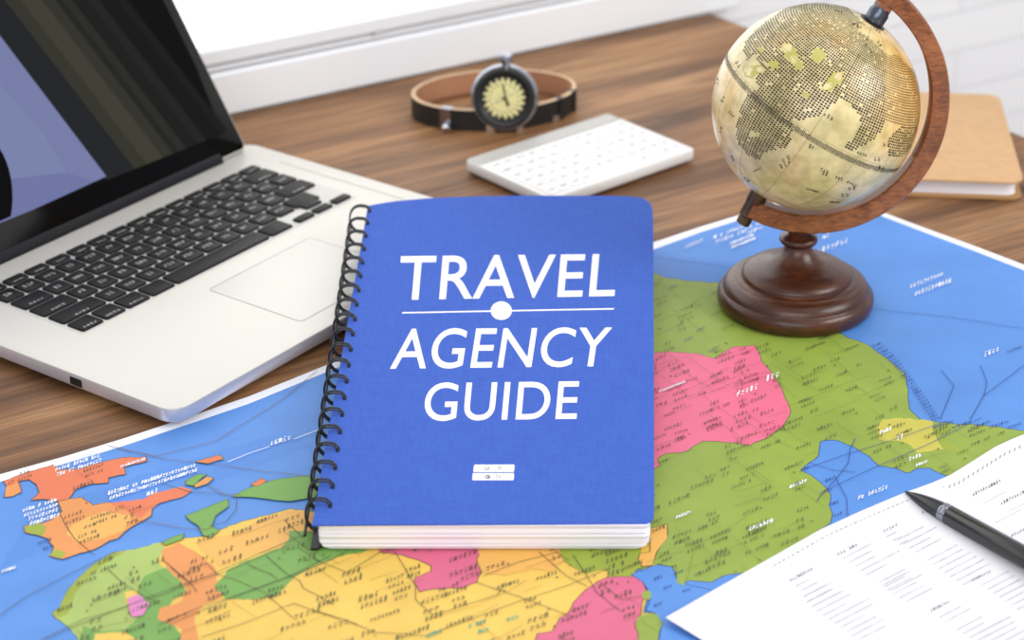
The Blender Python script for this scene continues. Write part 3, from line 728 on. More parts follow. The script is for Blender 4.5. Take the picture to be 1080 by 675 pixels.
# wire rings
holes_px = [(389, 224), (389, 237), (388, 250), (386, 264), (385, 278), (383.5, 293), (381, 308), (379, 324), (377.5, 339), (374.5, 355), (372.5, 371), (370, 388), (368.5, 406), (365.5, 424), (362, 441), (359, 459), (356, 477), (353.5, 495.5), (351, 515), (348, 534)]
NH = 20
ya, yb_ = bp(389, 222, CT).y, bp(348, 534, CT).y
a_px, b_px = bp(390, 224, CT), bp(348.5, 535, CT)
mh = MB(); ring_objs = []
for i in range(NH):
    c = a_px.lerp(b_px, i / (NH - 1))
    for dy in (-.0012, .0012):
        mh.poly([(c.x + .0013 * math.cos(a), c.y + dy + .0012 * math.sin(a), CT + .00096) for a in [k * PI / 5 for k in range(10)]], M['holes'])
    edge_x = hpt((i + .3) / NH).x
    rr_ = .0094; rx_ = .0074; cx = c.x - rx_ * .84; cz = .0102
    m2 = MB()
    tw = .0012
    for dy in (-.0012, .0012):
        pts = []
        for k in range(25):
            a = math.radians(28 + 304 * k / 24)
            ca = math.cos(a); pts.append((cx + rx_ * math.copysign(abs(ca) ** (.55 if ca > 0 else .9), ca), c.y + dy + tw * math.sin(a * .5) * (1 if dy > 0 else 1) + .0012 * math.sin(a), cz + (rr_ * .98) * math.sin(a)))
        m2.tube(pts, .00062, M['wire'], 8)
    m2.build('wire_ring', book, 60)
mh.build('punched_holes', cover, fix=False)
# black spine strip where the rings meet
mb = MB(); s0 = a_px + Vector((-.0132, .004, 0)); s1 = b_px + Vector((-.0135, -.010, 0))
mb.tube([Vector((s0.lerp(s1, t).x, s0.lerp(s1, t).y, .004)) for t in [k / 20 for k in range(21)]], .00085, M['wire'], 8)
mb.build('spine_wire', book, 60)

# lettering on the cover
HC = CT + .00098
def cpx(px, py): return bp(px, py, HC)
def word(text, quad, name, offset=.018, z=0):
    cu = bpy.data.curves.new('t', 'FONT'); cu.body = text; cu.size = 1; cu.offset = 0.006; cu.resolution_u = 6; cu.space_character = 1.04
    to = bpy.data.objects.new('t', cu); COL.objects.link(to); bpy.context.view_layer.update()
    me = bpy.data.meshes.new_from_object(to.evaluated_get(bpy.context.evaluated_depsgraph_get()))
    bpy.data.objects.remove(to); bpy.data.curves.remove(cu)
    xs = [v.co.x for v in me.vertices]; ys = [v.co.y for v in me.vertices]; x0, x1, y0, y1 = min(xs), max(xs), min(ys), max(ys)
    (ax, ay), (bx_, by), (cx, cy), (dx, dy) = quad          # top-left, top-right, bottom-right, bottom-left in the photo
    for v in me.vertices:
        s = (v.co.x - x0) / (x1 - x0); t = (v.co.y - y0) / (y1 - y0)
        px = (dx + (cx - dx) * s) * (1 - t) + (ax + (bx_ - ax) * s) * t; py = (dy + (cy - dy) * s) * (1 - t) + (ay + (by - ay) * s) * t
        v.co = cpx(px, py)
    me.materials.clear(); me.materials.append(M['ringwhite']); me.polygons.foreach_set('use_smooth', [False] * len(me.polygons)); me.update()
    bm = bmesh.new(); bm.from_mesh(me); bm.normal_update(); bmesh.ops.reverse_faces(bm, faces=[f for f in bm.faces if f.normal.z < 0]); bm.to_mesh(me); bm.free()
    o = bpy.data.objects.new(name, me); COL.objects.link(o); o.parent = cover
    return o
word('TRAVEL', [(423, 270), (652, 267.5), (648, 312.5), (419, 316.8)], 'title_lettering')
word('AGENCY', [(418, 346.5), (646, 344.8), (640, 386.7), (411, 389.5)], 'title_lettering')
word('GUIDE', [(450, 403.5), (611.5, 401.5), (608, 442.2), (446, 444.3)], 'title_lettering')
mb = MB()
mb.quad(cpx(424.4, 329.2), cpx(424.2, 330.6), cpx(647.5, 326.4), cpx(647.7, 324.9), M['ringwhite'])
mb.poly([cpx(528.7 + 11.2 * math.cos(a), 327.7 + 9.8 * math.sin(a)) + Vector((0, 0, .00002)) for a in [i * PI / 20 for i in range(40)]], M['ringwhite'])
mb.build('title_rule', cover, fix=False)
mb = MB()
def rq(pts, r=.2):
    out = []
    n = len(pts)
    for i in range(n):
        p = Vector(pts[i]); a = Vector(pts[i - 1]) - p; b = Vector(pts[(i + 1) % n]) - p
        for k in range(4):
            t = k / 3; q = p + a.normalized() * 1.4 * (1 - t) ** 2 + b.normalized() * 1.4 * t ** 2; out.append((q.x, q.y))
    return out
for q in ([(500.1, 490), (542.8, 490), (542.2, 497.8), (499, 497.8)], [(498.6, 498.9), (542.2, 498.9), (541.8, 506.5), (498, 506.5)]):
    mb.poly([cpx(*p) for p in rq(q)], M['ringwhite'])
LG = mat('label_dark_print', (70, 72, 86), .6)
def cring(cx, cy, rx, ry, w, n=16, a0=0, a1=2 * PI):
    mb.line([cpx(cx + rx * math.cos(a0 + (a1 - a0) * i / n), cy + ry * math.sin(a0 + (a1 - a0) * i / n)) + Vector((0, 0, .00002)) for i in range(n + 1)], w / 1750, LG)
cring(513.7, 493.9, 2.2, 2.1, .6); cring(513.9, 494.3, .9, .8, .5)
for dx in (0, 1.3, 2.7, 4.1):
    cring(525 + dx, 493.7, .05, 1.3, .45, 2, -PI / 2, PI / 2)
cring(527, 492.3, 2, .02, .4, 2, 0, PI); cring(527, 495, 2, .02, .4, 2, 0, PI)
cring(514.3, 503, 2.4, 1.8, .9); cring(514.6, 503, .7, 1.5, .7); cring(525.3, 502.6, 2.0, 2.2, .5, 12, 0, PI * 1.7); cring(526.5, 502.4, 1.3, .7, .5)
mb.build('small_label', cover, fix=False)

# ================================================================== GLOBE
gy = gp(838, 321, MAPZ).y
GB = Vector((gp(838, 321, MAPZ).x, gy, MAPZ + .0006))
globe = empty('globe', GB, 0, 'cream antique-style globe in a wooden arc on a turned foot, standing on the map', 'globe')
SC = vp(860, 113.3, gy); sd_ = (SC - CO).length; SR = 109.3 / FPX * (SC - CO).dot(CF) * .998
SCl = SC - GB
def gl(px, py): return vp(px, py, gy) - GB
axis = (gl(926, 20) - gl(797, 212)).normalized()
mb = MB()
prof = [(.0475, 0), (.0492, .0008), (.0502, .003), (.0505, .0062), (.0500, .0090), (.0484, .0112), (.0474, .0118), (.0470, .0124), (.0468, .0134), (.0455, .0160), (.0432, .0180), (.0408, .0188), (.0396, .0190), (.0390, .0196), (.0382, .0200),
        (.0366, .0202), (.0356, .0204), (.0354, .0212), (.0352, .0226), (.0338, .0246), (.0310, .0264), (.0270, .0280), (.0222, .0294), (.0180, .0310), (.0146, .0332), (.0118, .0358), (.0098, .0386), (.0088, .0410), (.0086, .0424), (.0098, .0432), (.0116, .0444), (.0124, .0460), (.0120, .0478), (.0100, .0490), (.0080, .0498), (.0070, .0506), (.0075, .053)]
# smooth the profile a little
pr = []
for a, b in zip(prof, prof[1:]):
    pr.append(a); pr.append(((a[0] + b[0]) / 2, (a[1] + b[1]) / 2))
pr.append(prof[-1])
ZS = (gl(842, 244).z - .0) / .0515
pr = [(r, z * ZS) for r, z in pr]
mb.lathe(pr, M['dark_wood'], 96); mb.build('foot', globe, 50)
# half arc
mb = MB(); cpx_, cpy_ = 856, 99; loops = []
na = 64; D = .0058
for i in range(na + 1):
    a = math.radians(-66 + (118.5 + 66) * i / na)
    ro, ri = 144.5, 125
    if a < 0:
        k = max(0, -a - .3); ro -= 5 * k; ri -= 3 * k
    ca, sa = math.cos(a), math.sin(a)
    o_, i_ = gl(cpx_ + ro * ca, cpy_ + ro * sa), gl(cpx_ + ri * ca, cpy_ + ri * sa)
    lp = []
    for t, d in ((.0, -.8), (.0, .8), (.08, 1), (.92, 1), (1, .8), (1, -.8), (.92, -1), (.08, -1)):
        p = i_.lerp(o_, t); lp.append(p + Vector((0, d * D, 0)))
    loops.append(lp)
mb.loft(loops, M['arc_wood']); mb.build('arc', globe, 40)
def along(p, q):
    d = q - p; return Matrix.Translation(p) @ d.to_track_quat('Z', 'Y').to_matrix().to_4x4(), d.length
# pins
t0 = SCl + axis * (SR - .001); 
mt, _ = along(t0, t0 + axis)
mb = MB()
mb.lathe([(.0085, -.0005), (.0085, .001), (.007, .0016)], M['black'], 32, mt)
mb.lathe([(.0062, .001), (.0066, .002), (.0066, .008), (.0058, .0095), (.0058, .012)], M['hinge_metal'], 32, mt)
mb.build('top_pivot', globe, 40)
mb = MB(); mb.lathe([(.0058, .0105), (.0060, .012), (.0060, .030), (.005, .0315)], M['arc_wood'], 8, mt); mb.build('pivot_block', globe, 40)
b0 = gl(803, 200); b1 = gl(783, 236)
mt, ln_ = along(b0, b1)
mb = MB(); mb.lathe([(.0062, -.002), (.0062, ln_ * .35), (.0056, ln_ * .40), (.0056, ln_ * .74), (.0046, ln_ * .78), (.0046, ln_ * .98), (.0036, ln_)], M['brass'], 28, mt)
mb.build('bottom_pivot', globe, 40)

def globe_surface_mat():
    m, N, L, b = base_mat('aged_globe_paper')
    tc = N.new('ShaderNodeTexCoord')
    n1 = N.new('ShaderNodeTexNoise'); n1.inputs['Scale'].default_value = 26; n1.inputs['Detail'].default_value = 6; L.new(tc.outputs['Object'], n1.inputs['Vector'])
    r1 = ramp(N, [(.32, (196, 184, 122)), (.45, (222, 206, 148)), (.56, (240, 220, 166)), (.72, (238, 200, 130))]); L.new(n1.outputs['Fac'], r1.inputs['Fac'])
    n2 = N.new('ShaderNodeTexNoise'); n2.inputs['Scale'].default_value = 120; n2.inputs['Detail'].default_value = 5; L.new(tc.outputs['Object'], n2.inputs['Vector'])
    r2 = ramp(N, [(.3, (206, 200, 180)), (.6, (255, 255, 255))]); L.new(n2.outputs['Fac'], r2.inputs['Fac'])
    # golden printed side of the ball (object space)
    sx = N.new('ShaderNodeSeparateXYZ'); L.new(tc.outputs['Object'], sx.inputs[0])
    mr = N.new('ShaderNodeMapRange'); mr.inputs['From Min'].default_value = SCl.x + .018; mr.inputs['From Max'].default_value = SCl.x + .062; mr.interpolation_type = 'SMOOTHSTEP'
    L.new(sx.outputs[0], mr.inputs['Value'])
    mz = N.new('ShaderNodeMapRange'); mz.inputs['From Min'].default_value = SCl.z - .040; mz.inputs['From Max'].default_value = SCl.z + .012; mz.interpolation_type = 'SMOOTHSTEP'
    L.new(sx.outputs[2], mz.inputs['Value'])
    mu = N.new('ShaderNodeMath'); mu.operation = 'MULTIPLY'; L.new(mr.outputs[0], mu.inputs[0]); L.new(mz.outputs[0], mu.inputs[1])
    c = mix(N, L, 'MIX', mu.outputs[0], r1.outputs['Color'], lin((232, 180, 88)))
    c = mix(N, L, 'MULTIPLY', .7, c, r2.outputs['Color'])
    L.new(c, b.inputs['Base Color']); b.inputs['Roughness'].default_value = .3; b.inputs['Coat Weight'].default_value = .5; b.inputs['Coat Roughness'].default_value = .12
    return m
def build_ball():
    mb = MB()
    gm_ = globe_surface_mat()
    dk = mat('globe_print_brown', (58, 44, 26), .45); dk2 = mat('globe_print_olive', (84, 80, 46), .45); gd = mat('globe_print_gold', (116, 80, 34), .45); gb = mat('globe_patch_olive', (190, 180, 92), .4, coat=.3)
    lnm = mat('globe_fine_line', (172, 152, 104), .5); band = mat('globe_band', (74, 70, 50), .45)
    u_ = axis.orthogonal().normalized(); w_ = axis.cross(u_)
    # reference longitude towards the camera
    f = (CO - SC).normalized(); f = (f - axis * f.dot(axis)).normalized(); e_ = axis.cross(f)
    def sp(lat, lon, k=1.0): return SCl + (axis * math.sin(lat) + (f * math.cos(lon) + e_ * math.sin(lon)) * math.cos(lat)) * SR * k
    NLo, NLa = 128, 64
    vs = [sp(PI / 2, 0)]; 
    for i in range(1, NLa):
        for j in range(NLo): vs.append(sp(PI / 2 - PI * i / NLa, 2 * PI * j / NLo))
    vs.append(sp(-PI / 2, 0)); fs = []
    for j in range(NLo): fs.append([0, 1 + j, 1 + (j + 1) % NLo])
    for i in range(NLa - 2):
        for j in range(NLo): a = 1 + i * NLo; fs.append([a + j, a + NLo + j, a + NLo + (j + 1) % NLo, a + (j + 1) % NLo])
    a = 1 + (NLa - 2) * NLo
    for j in range(NLo): fs.append([a + j, len(vs) - 1, a + (j + 1) % NLo])
    mb.add(vs, fs, gm_)
    def c5(p): return [(720 + x / 3, y / 3) for x, y in p]
    def c9(p): return [(740 + x / 4.696, y / 4.696) for x, y in p]
    def c10(p): return [(740 + x / 4.696, 100 + y / 4.696) for x, y in p]
    land = [c5([(200, 125), (260, 70), (330, 22), (430, -8), (500, 0), (560, 62), (620, 125), (680, 175), (745, 235), (760, 330), (745, 400), (720, 470), (690, 500), (650, 490), (650, 440), (690, 400), (640, 385), (625, 420), (600, 445), (540, 475), (512, 468), (560, 405), (562, 372), (530, 330), (498, 312), (455, 345), (430, 366), (370, 380), (345, 372), (350, 420), (340, 440), (330, 470), (300, 472), (262, 480), (240, 507), (205, 490), (178, 460), (168, 420), (175, 370), (195, 312), (245, 275), (228, 250), (246, 212), (232, 190), (240, 165), (205, 190), (190, 165)])]
    holes = [c9([(200, 330), (300, 320), (330, 350), (270, 370), (250, 390), (215, 380)]), c9([(395, 220), (440, 210), (475, 260), (490, 320), (450, 320), (400, 260)]), c9([(560, 240), (600, 240), (620, 290), (575, 310), (540, 290)]), c9([(330, 300), (370, 295), (385, 340), (345, 345)]),
             c9([(470, 300), (500, 310), (500, 345), (460, 340)]), c9([(600, 420), (650, 360), (700, 350), (700, 400), (640, 450), (600, 450)]), c9([(500, 450), (540, 470), (530, 490), (500, 480)]), c9([(280, 230), (310, 240), (300, 270), (280, 260)]),
             c5([(560, 75), (640, 110), (700, 170), (650, 175), (600, 130), (555, 100)]), c10([(250, 180), (290, 190), (280, 210), (240, 200)]), c10([(500, 60), (540, 70), (520, 90), (495, 85)]), c10([(900, 170), (935, 180), (925, 210), (890, 200)])]
    def project(P):
        v = P + GB - CO; z = v.dot(CF); return 540 + FPX * v.dot(CR) / z, 337.5 - FPX * v.dot(CU) / z
    r = random.Random(3)
    dl = .0255
    nlat = int(PI / dl)
    def cell(lat, lon, hl, hw, m, k=1.0006):
        mb.quad(sp(lat - hl, lon - hw, k), sp(lat - hl, lon + hw, k), sp(lat + hl, lon + hw, k), sp(lat + hl, lon - hw, k), m)
    for i in range(nlat):
        lat = -PI / 2 + (i + .5) * dl
        cl = math.cos(lat)
        if cl < .08: continue
        n = 192
        if cl < .35: n = 96
        dlo = 2 * PI / n
        for j in range(n):
            lon = j * dlo; p = sp(lat, lon); q = (p - SCl).normalized()
            facing = q.dot((CO - SC).normalized()) > .02
            if facing:
                px = project(p)
                ok = inside(px, land[0]) and not any(inside(px, h) for h in holes)
                if ok and r.random() < .03: ok = False
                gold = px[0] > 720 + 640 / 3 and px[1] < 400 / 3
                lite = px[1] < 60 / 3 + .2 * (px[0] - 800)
            else:
                nv = noise.noise(q * 2.2); ok = nv > .12; gold = False; lite = False
            if ok:
                f_ = r.uniform(.85, 1.1)
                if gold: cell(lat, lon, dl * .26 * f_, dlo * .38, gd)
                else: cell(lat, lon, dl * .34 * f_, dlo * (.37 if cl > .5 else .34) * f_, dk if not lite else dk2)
    # olive patches where the dots are missing
    for h in holes[:8]:
        pts = []
        for px, py in jag(h, .6, 3):
            d = ray(px, py); oc = CO - SC; a_ = d.dot(d); b_ = 2 * d.dot(oc); c_ = oc.dot(oc) - (SR * 1.0004) ** 2; D_ = b_ * b_ - 4 * a_ * c_
            if D_ > 0: pts.append(CO + d * ((-b_ - math.sqrt(D_)) / (2 * a_)) - GB)
        c = sum(pts, Vector()) / len(pts); c = SCl + (c - SCl).normalized() * SR * 1.0012
        for i in range(len(pts)): mb.add([c, pts[i], pts[(i + 1) % len(pts)]], [[0, 1, 2]], gb)
    # equator band of ticks, grid lines
    for j in range(420):
        lon = 2 * PI * j / 420
        cell(-.012 + r.uniform(-.004, .004), lon, .026 * r.uniform(.6, 1.1), PI / 420 * .6, band, 1.0009)
    for lat in (.03, -.04):
        for j in range(128): cell(lat, 2 * PI * (j + .5) / 128, .0022, PI / 128, band if lat < 0 else lnm, 1.0005)
    for lon in [k * PI / 6 + .1 for k in range(12)]:
        for i in range(90): cell(-PI / 2 + PI * (i + .5) / 90, lon, PI / 180, .0035 / max(.1, math.cos(-PI / 2 + PI * (i + .5) / 90)), lnm, 1.0004)
    for lat in (-.9, -.5, .5, .9):
        for j in range(128): cell(lat, 2 * PI * (j + .5) / 128, .0025, PI / 128, lnm, 1.0004)
    # scattered inked notes
    def onball(px, py):
        d = ray(px, py); oc = CO - SC; a_ = d.dot(d); b_ = 2 * d.dot(oc); c_ = oc.dot(oc) - (SR * 1.0015) ** 2; D_ = b_ * b_ - 4 * a_ * c_
        if D_ < 0: D_ = 0
        return CO + d * ((-b_ - math.sqrt(D_)) / (2 * a_)) - GB
    upv = (CO - SC).normalized()
    for (x, y, l, h, ang) in ((824, 178, 14, 5, -28), (826, 172, 12, 5, -28), (865, 180, 10, 3.5, 20), (867, 184, 7, 3, 20), (868, 122, 13, 4, 30), (881, 188, 9, 3, 22), (893, 193, 12, 3, 24), (895, 201, 10, 4, -10), (888, 208, 9, 4, -8), (853, 156, 6, 5, 20), (904, 162, 11, 3, 22),
                             (922, 170, 8, 5, 0), (926, 178, 7, 4, 20), (932, 156, 9, 6, -10), (938, 165, 7, 6, 0), (784, 188, 8, 2.5, 40), (796, 182, 9, 2.5, -30), (770, 165, 7, 2.5, 60), (757, 90, 10, 4, -70), (762, 108, 8, 3, -60), (768, 118, 9, 3, 50), (899, 26, 12, 4, 30), (905, 36, 14, 4, 35), (880, 12, 10, 3, 15),
                             (898, 112, 12, 4, 30), (760, 140, 8, 3, -70), (921, 30, 10, 3, 40), (850, 200, 14, 2, 15), (875, 214, 12, 2, 0), (775, 66, 8, 4, 60), (912, 48, 12, 3, 50), (925, 44, 8, 3, 60)):
        a = math.radians(ang)
        scribble(mb, onball, x, y, l, h, (math.cos(a), math.sin(a)), (math.sin(a), -math.cos(a)), band, .75, r=r, up=upv)
    mb.build('ball', globe, 30, fix=False, centre=SCl)
build_ball()

# ================================================================== KRAFT NOTEBOOK
K1 = gp(1079, 193, .0145); K2 = gp(1053, 101, .0145); ka = math.atan2(K2.y - K1.y, K2.x - K1.x) - PI / 2
kn = empty('kraft_notebook', (K1.x, K1.y, 0), ka, 'closed tan kraft-paper notebook with white pages on the table behind the globe', 'notebook')
KL = (K2 - K1).length + .003; KWd = .112
mb = MB(); mb.rr(-KWd, .001, .001, KL, .011, [(.0006, .0126), (0, .0129), (0, .0142), (.0006, .0146)], M['kraft'], 8); mb.build('front_cover', kn, 35)
mb = MB(); mb.rr(-KWd, .001, .001, KL, .009, [(.0005, .0002), (0, .0005), (0, .0022), (.0005, .0026)], M['kraft_edge'], 8); mb.build('back_cover', kn, 35)
mb = MB(); mb.rr(-KWd + .003, -.003, .005, KL - .004, .008, [(0, .0026), (.0006, .005), (.0004, .009), (0, .0126)], M['pages'], 8); mb.build('page_block', kn, 30)

# ================================================================== SMALL WHITE KEYBOARD
zt = .011
A = gp(490, 168, zt); B = gp(641.5, 119, zt); C = gp(737, 155.5, zt)
wa = math.atan2((B - A).y, (B - A).x)
W_ = (B - A).length; Dp = abs((C - B).dot(Vector((math.sin(wa), -math.cos(wa), 0))))
wk = empty('compact_keyboard', (A.x, A.y, 0), wa, 'small white wireless keyboard with a grey bar along its back, between watch and blue notebook', 'keyboard')
mb = MB(); mb.rr(0, W_, -Dp, 0, .004, [(.003, .0012), (.0008, .0024), (0, .004), (0, zt - .0012), (.0004, zt - .0005), (.0012, zt - .0002)], M['white'], 5); mb.build('case', wk, 35)
mb = MB(); mb.rr(.001, W_ - .001, -.0165, -.0006, .002, [(0, zt - .002), (0, zt - .0002), (.0006, zt + .0003)], M['grey_bar'], 4); mb.build('back_bar', wk, 35)
for x in (.02, W_ - .02):
    for y in (-.012, -Dp + .012):
        mb = MB(); mb.lathe([(.004, 0), (.0045, .0003), (.0045, .0016)], M['rubber'], 14, Matrix.Translation((x, y, 0))); mb.build('rubber_foot', wk, 40)
kc, kr_ = 12, 6
kx = (W_ - .008) / kc; ky = (Dp - .0175 - .006) / kr_
r3 = random.Random(9)
for j in range(kr_):
    i = 0
    while i < kc:
        w = 4 if (j == 0 and i == 4) else 1
        x = .004 + i * kx; yy = -Dp + .005 + j * ky; m = MB()
        m.rr(x + .0004, x + kx * w - .0004, yy + .0004, yy + ky - .0004, .0014, [(0, zt - .0006), (0, zt + .0003), (.0004, zt + .0006)], M['white_key'], 3)
        if w == 1 and r3.random() < .95:
            for k in range(2):
                for a, b, c, d in GLY[r3.randrange(len(GLY))]:
                    s = .0034; ox, oy = x + kx * .3 + k * s * .9, yy + ky * .38
                    m.line([(ox + a * s, oy + b * s, zt + .00065), (ox + c * s, oy + d * s, zt + .00065)], .0009, M['grey_mark'])
        m.build('key', wk, 35); i += w

# ================================================================== WATCH
WY = 1.632
WC = vp(532.3, 101, WY); WR = 36 / FPX * (WC - CO).dot(CF)
watch = empty('wristwatch', (WC.x, WC.y, 0), 0, 'round black wristwatch with cream dial and black and tan leather strap near the wall', 'watch')
wo = Vector((WC.x, WC.y, 0))
cz = WR + .0006
# case axis towards the viewer
fn = Vector((-.10, -1, .16)).normalized()
mt = Matrix.Translation((0, 0, cz)) @ fn.to_track_quat('Z', 'Y').to_matrix().to_4x4()
mb = MB(); mb.lathe([(WR * .80, -.006), (WR * .93, -.0045), (WR * .985, -.001), (WR, .001), (WR * .985, .003), (WR * .94, .0045)], M['case_metal'], 64, mt); case = mb.build('case', watch, 40)
mb = MB(); mb.lathe([(WR * .87, .0040), (WR * .915, .0052), (WR * .88, .0064), (WR * .80, .0068), (WR * .70, .0058), (WR * .66, .0048)], M['black'], 64, mt); mb.build('bezel', watch, 40)
mb = MB()
mb.lathe([(WR * .66, .0044), (WR * .66, .0050)], M['black'], 64, mt)
pts = []
for k in range(160):
    a = 2 * PI * k / 160; rr_ = WR * (.565 + .05 * (1 if math.sin(a * 20) > 0 else -1)); pts.append(mt @ Vector((rr_ * math.cos(a), rr_ * math.sin(a), .0052)))
mb.poly(pts, M['dial'])
upv = mt.to_3x3() @ Vector((0, 0, 1))
for k in range(20):
    a = 2 * PI * (k + .5) / 20
    mb.line([mt @ Vector((WR * q * math.cos(a), WR * q * math.sin(a), .0053)) for q in (.40, .46)], .0008, M['ink'], upv)
for k in range(14):
    a = r3.uniform(0, 2 * PI); q = r3.uniform(.1, .36)
    mb.line([mt @ Vector((WR * q * math.cos(a), WR * q * math.sin(a), .0053)), mt @ Vector((WR * q * math.cos(a) + .0016, WR * q * math.sin(a) + .0008, .0053))], .0005, M['seam'], upv)
mb.build('dial', watch, fix=False, face=upv)
def disp(px, py, k):                       # point on the dial plane, local
    o = mt @ Vector((0, 0, .0056 + k)); return pp(px, py, o + wo, upv) - wo
mb = MB(); mb.line([disp(535, 111.5, 0), disp(530.5, 90, 0)], .0013, M['ink'], upv); mb.build('minute_hand', watch, fix=False, face=upv)
mb = MB(); mb.line([disp(533, 103, .0002), disp(536.5, 111, .0002)], .0017, M['ink'], upv); mb.lathe([(.0013, .0052), (.0013, .0062)], M['ink'], 16, mt); mb.build('hour_hand', watch, fix=False, face=upv)
for sgn, name in ((1, 'crown'), (-1, 'lug')):
    d = mt.to_3x3() @ Vector((0, 1, 0)); d = Vector((0.03, 0, 1)).normalized() if sgn > 0 else d
    mb = MB()
    if sgn > 0:
        base = Vector((-.0075 * 0, 0, cz)) + d * WR * .97
        m3, _ = along(base, base + d); mb.lathe([(.0030, -.002), (.0030, .003), (.0046, .0032), (.0050, .0045), (.0050, .0085), (.0042, .0095)], M['chrome'], 24, m3)
    else:
        mb.rr(-.0075, .0095, -.006, .006, .002, [(0, .0003), (-.0004, .003), (0, .0075), (.001, .0105)], M['black'], 4)
    mb.build(name, watch, 40)
# strap: a standing closed loop behind the case
sa = math.radians(14); LC = Vector((-.0085, .0415, 0)); SW = .0165; ST = .0032
def sl(t, off, z):
    a = 2 * PI * t; x = (.0640 + off) * math.cos(a); y = (.0425 + off) * math.sin(a) * (1 if math.sin(a) > 0 else 1)
    return Vector((x * math.cos(sa) - y * math.sin(sa), x * math.sin(sa) + y * math.cos(sa), z)) + LC
n = 96; loops = []
mb = MB()
# leave the stretch behind the case out: the case carries the two strap ends
ts = []
for k in range(n * 2):
    t = .72 + k / n
    if t > 1.72: break
    p_ = sl(t, 0, 0)
    if p_.y < .02 and abs(p_.x) < WR * .42: continue
    ts.append(t)
n = len(ts) - 1
for k, t in enumerate(ts):
    z0 = .0006
    loops.append([sl(t, ST / 2, z0), sl(t, ST / 2, z0 + SW), sl(t, ST / 2 - .0004, z0 + SW + .0004), sl(t, -ST / 2, z0 + SW + .0004), sl(t, -ST / 2, z0)])
nn = 5
o_ = len(mb.v)
for lp in loops: mb.v += [tuple(p) for p in lp]
mm = [M['leather_out'], M['leather_edge'], M['leather_edge'], M['leather_in'], M['leather_edge']]
for k in range(n):
    for j in range(nn):
        a = o_ + k * nn + j; b = o_ + k * nn + (j + 1) % nn; mb.f.append([a, b, b + nn, a + nn]); mb.m.append(mb.mi(mm[j]))
mb.f.append([o_ + j for j in range(nn)]); mb.m.append(0); mb.f.append([o_ + n * nn + j for j in reversed(range(nn))]); mb.m.append(0)
mb.build('strap', watch, 40)
# buckle with its pin on the left, two keeper loops on the right
def clampon(name, t0, t1, m, grow=.0012, zz=(.0002, SW + .0012)):
    mb = MB(); L_ = []
    for k in range(7):
        t = t0 + (t1 - t0) * k / 6
        L_.append([sl(t, ST / 2 + grow, zz[0]), sl(t, ST / 2 + grow, zz[1]), sl(t, -ST / 2 - grow, zz[1]), sl(t, -ST / 2 - grow, zz[0])])
    mb.loft(L_, m); return mb.build(name, watch, 40)
clampon('buckle', .615, .640, M['chrome'], .0014)
clampon('keeper_loop', .865, .88, M['leather_out'], .0016)
clampon('keeper_loop', .925, .94, M['leather_out'], .0016)
pt = sl(.628, .0075, .0)
mb = MB(); m3, _ = along(sl(.628, .001, .006), sl(.628, .001, .006) + Vector((0, -1, -.35)))
mb.lathe([(.002, 0), (.002, .005), (.0034, .0055), (.0038, .0075), (.003, .0095)], M['chrome_mark'], 20, m3); mb.build('buckle_pin', watch, 40)
clampon('end_plate', .845, .862, M['chrome_mark'], .0018, (.0002, .0052))

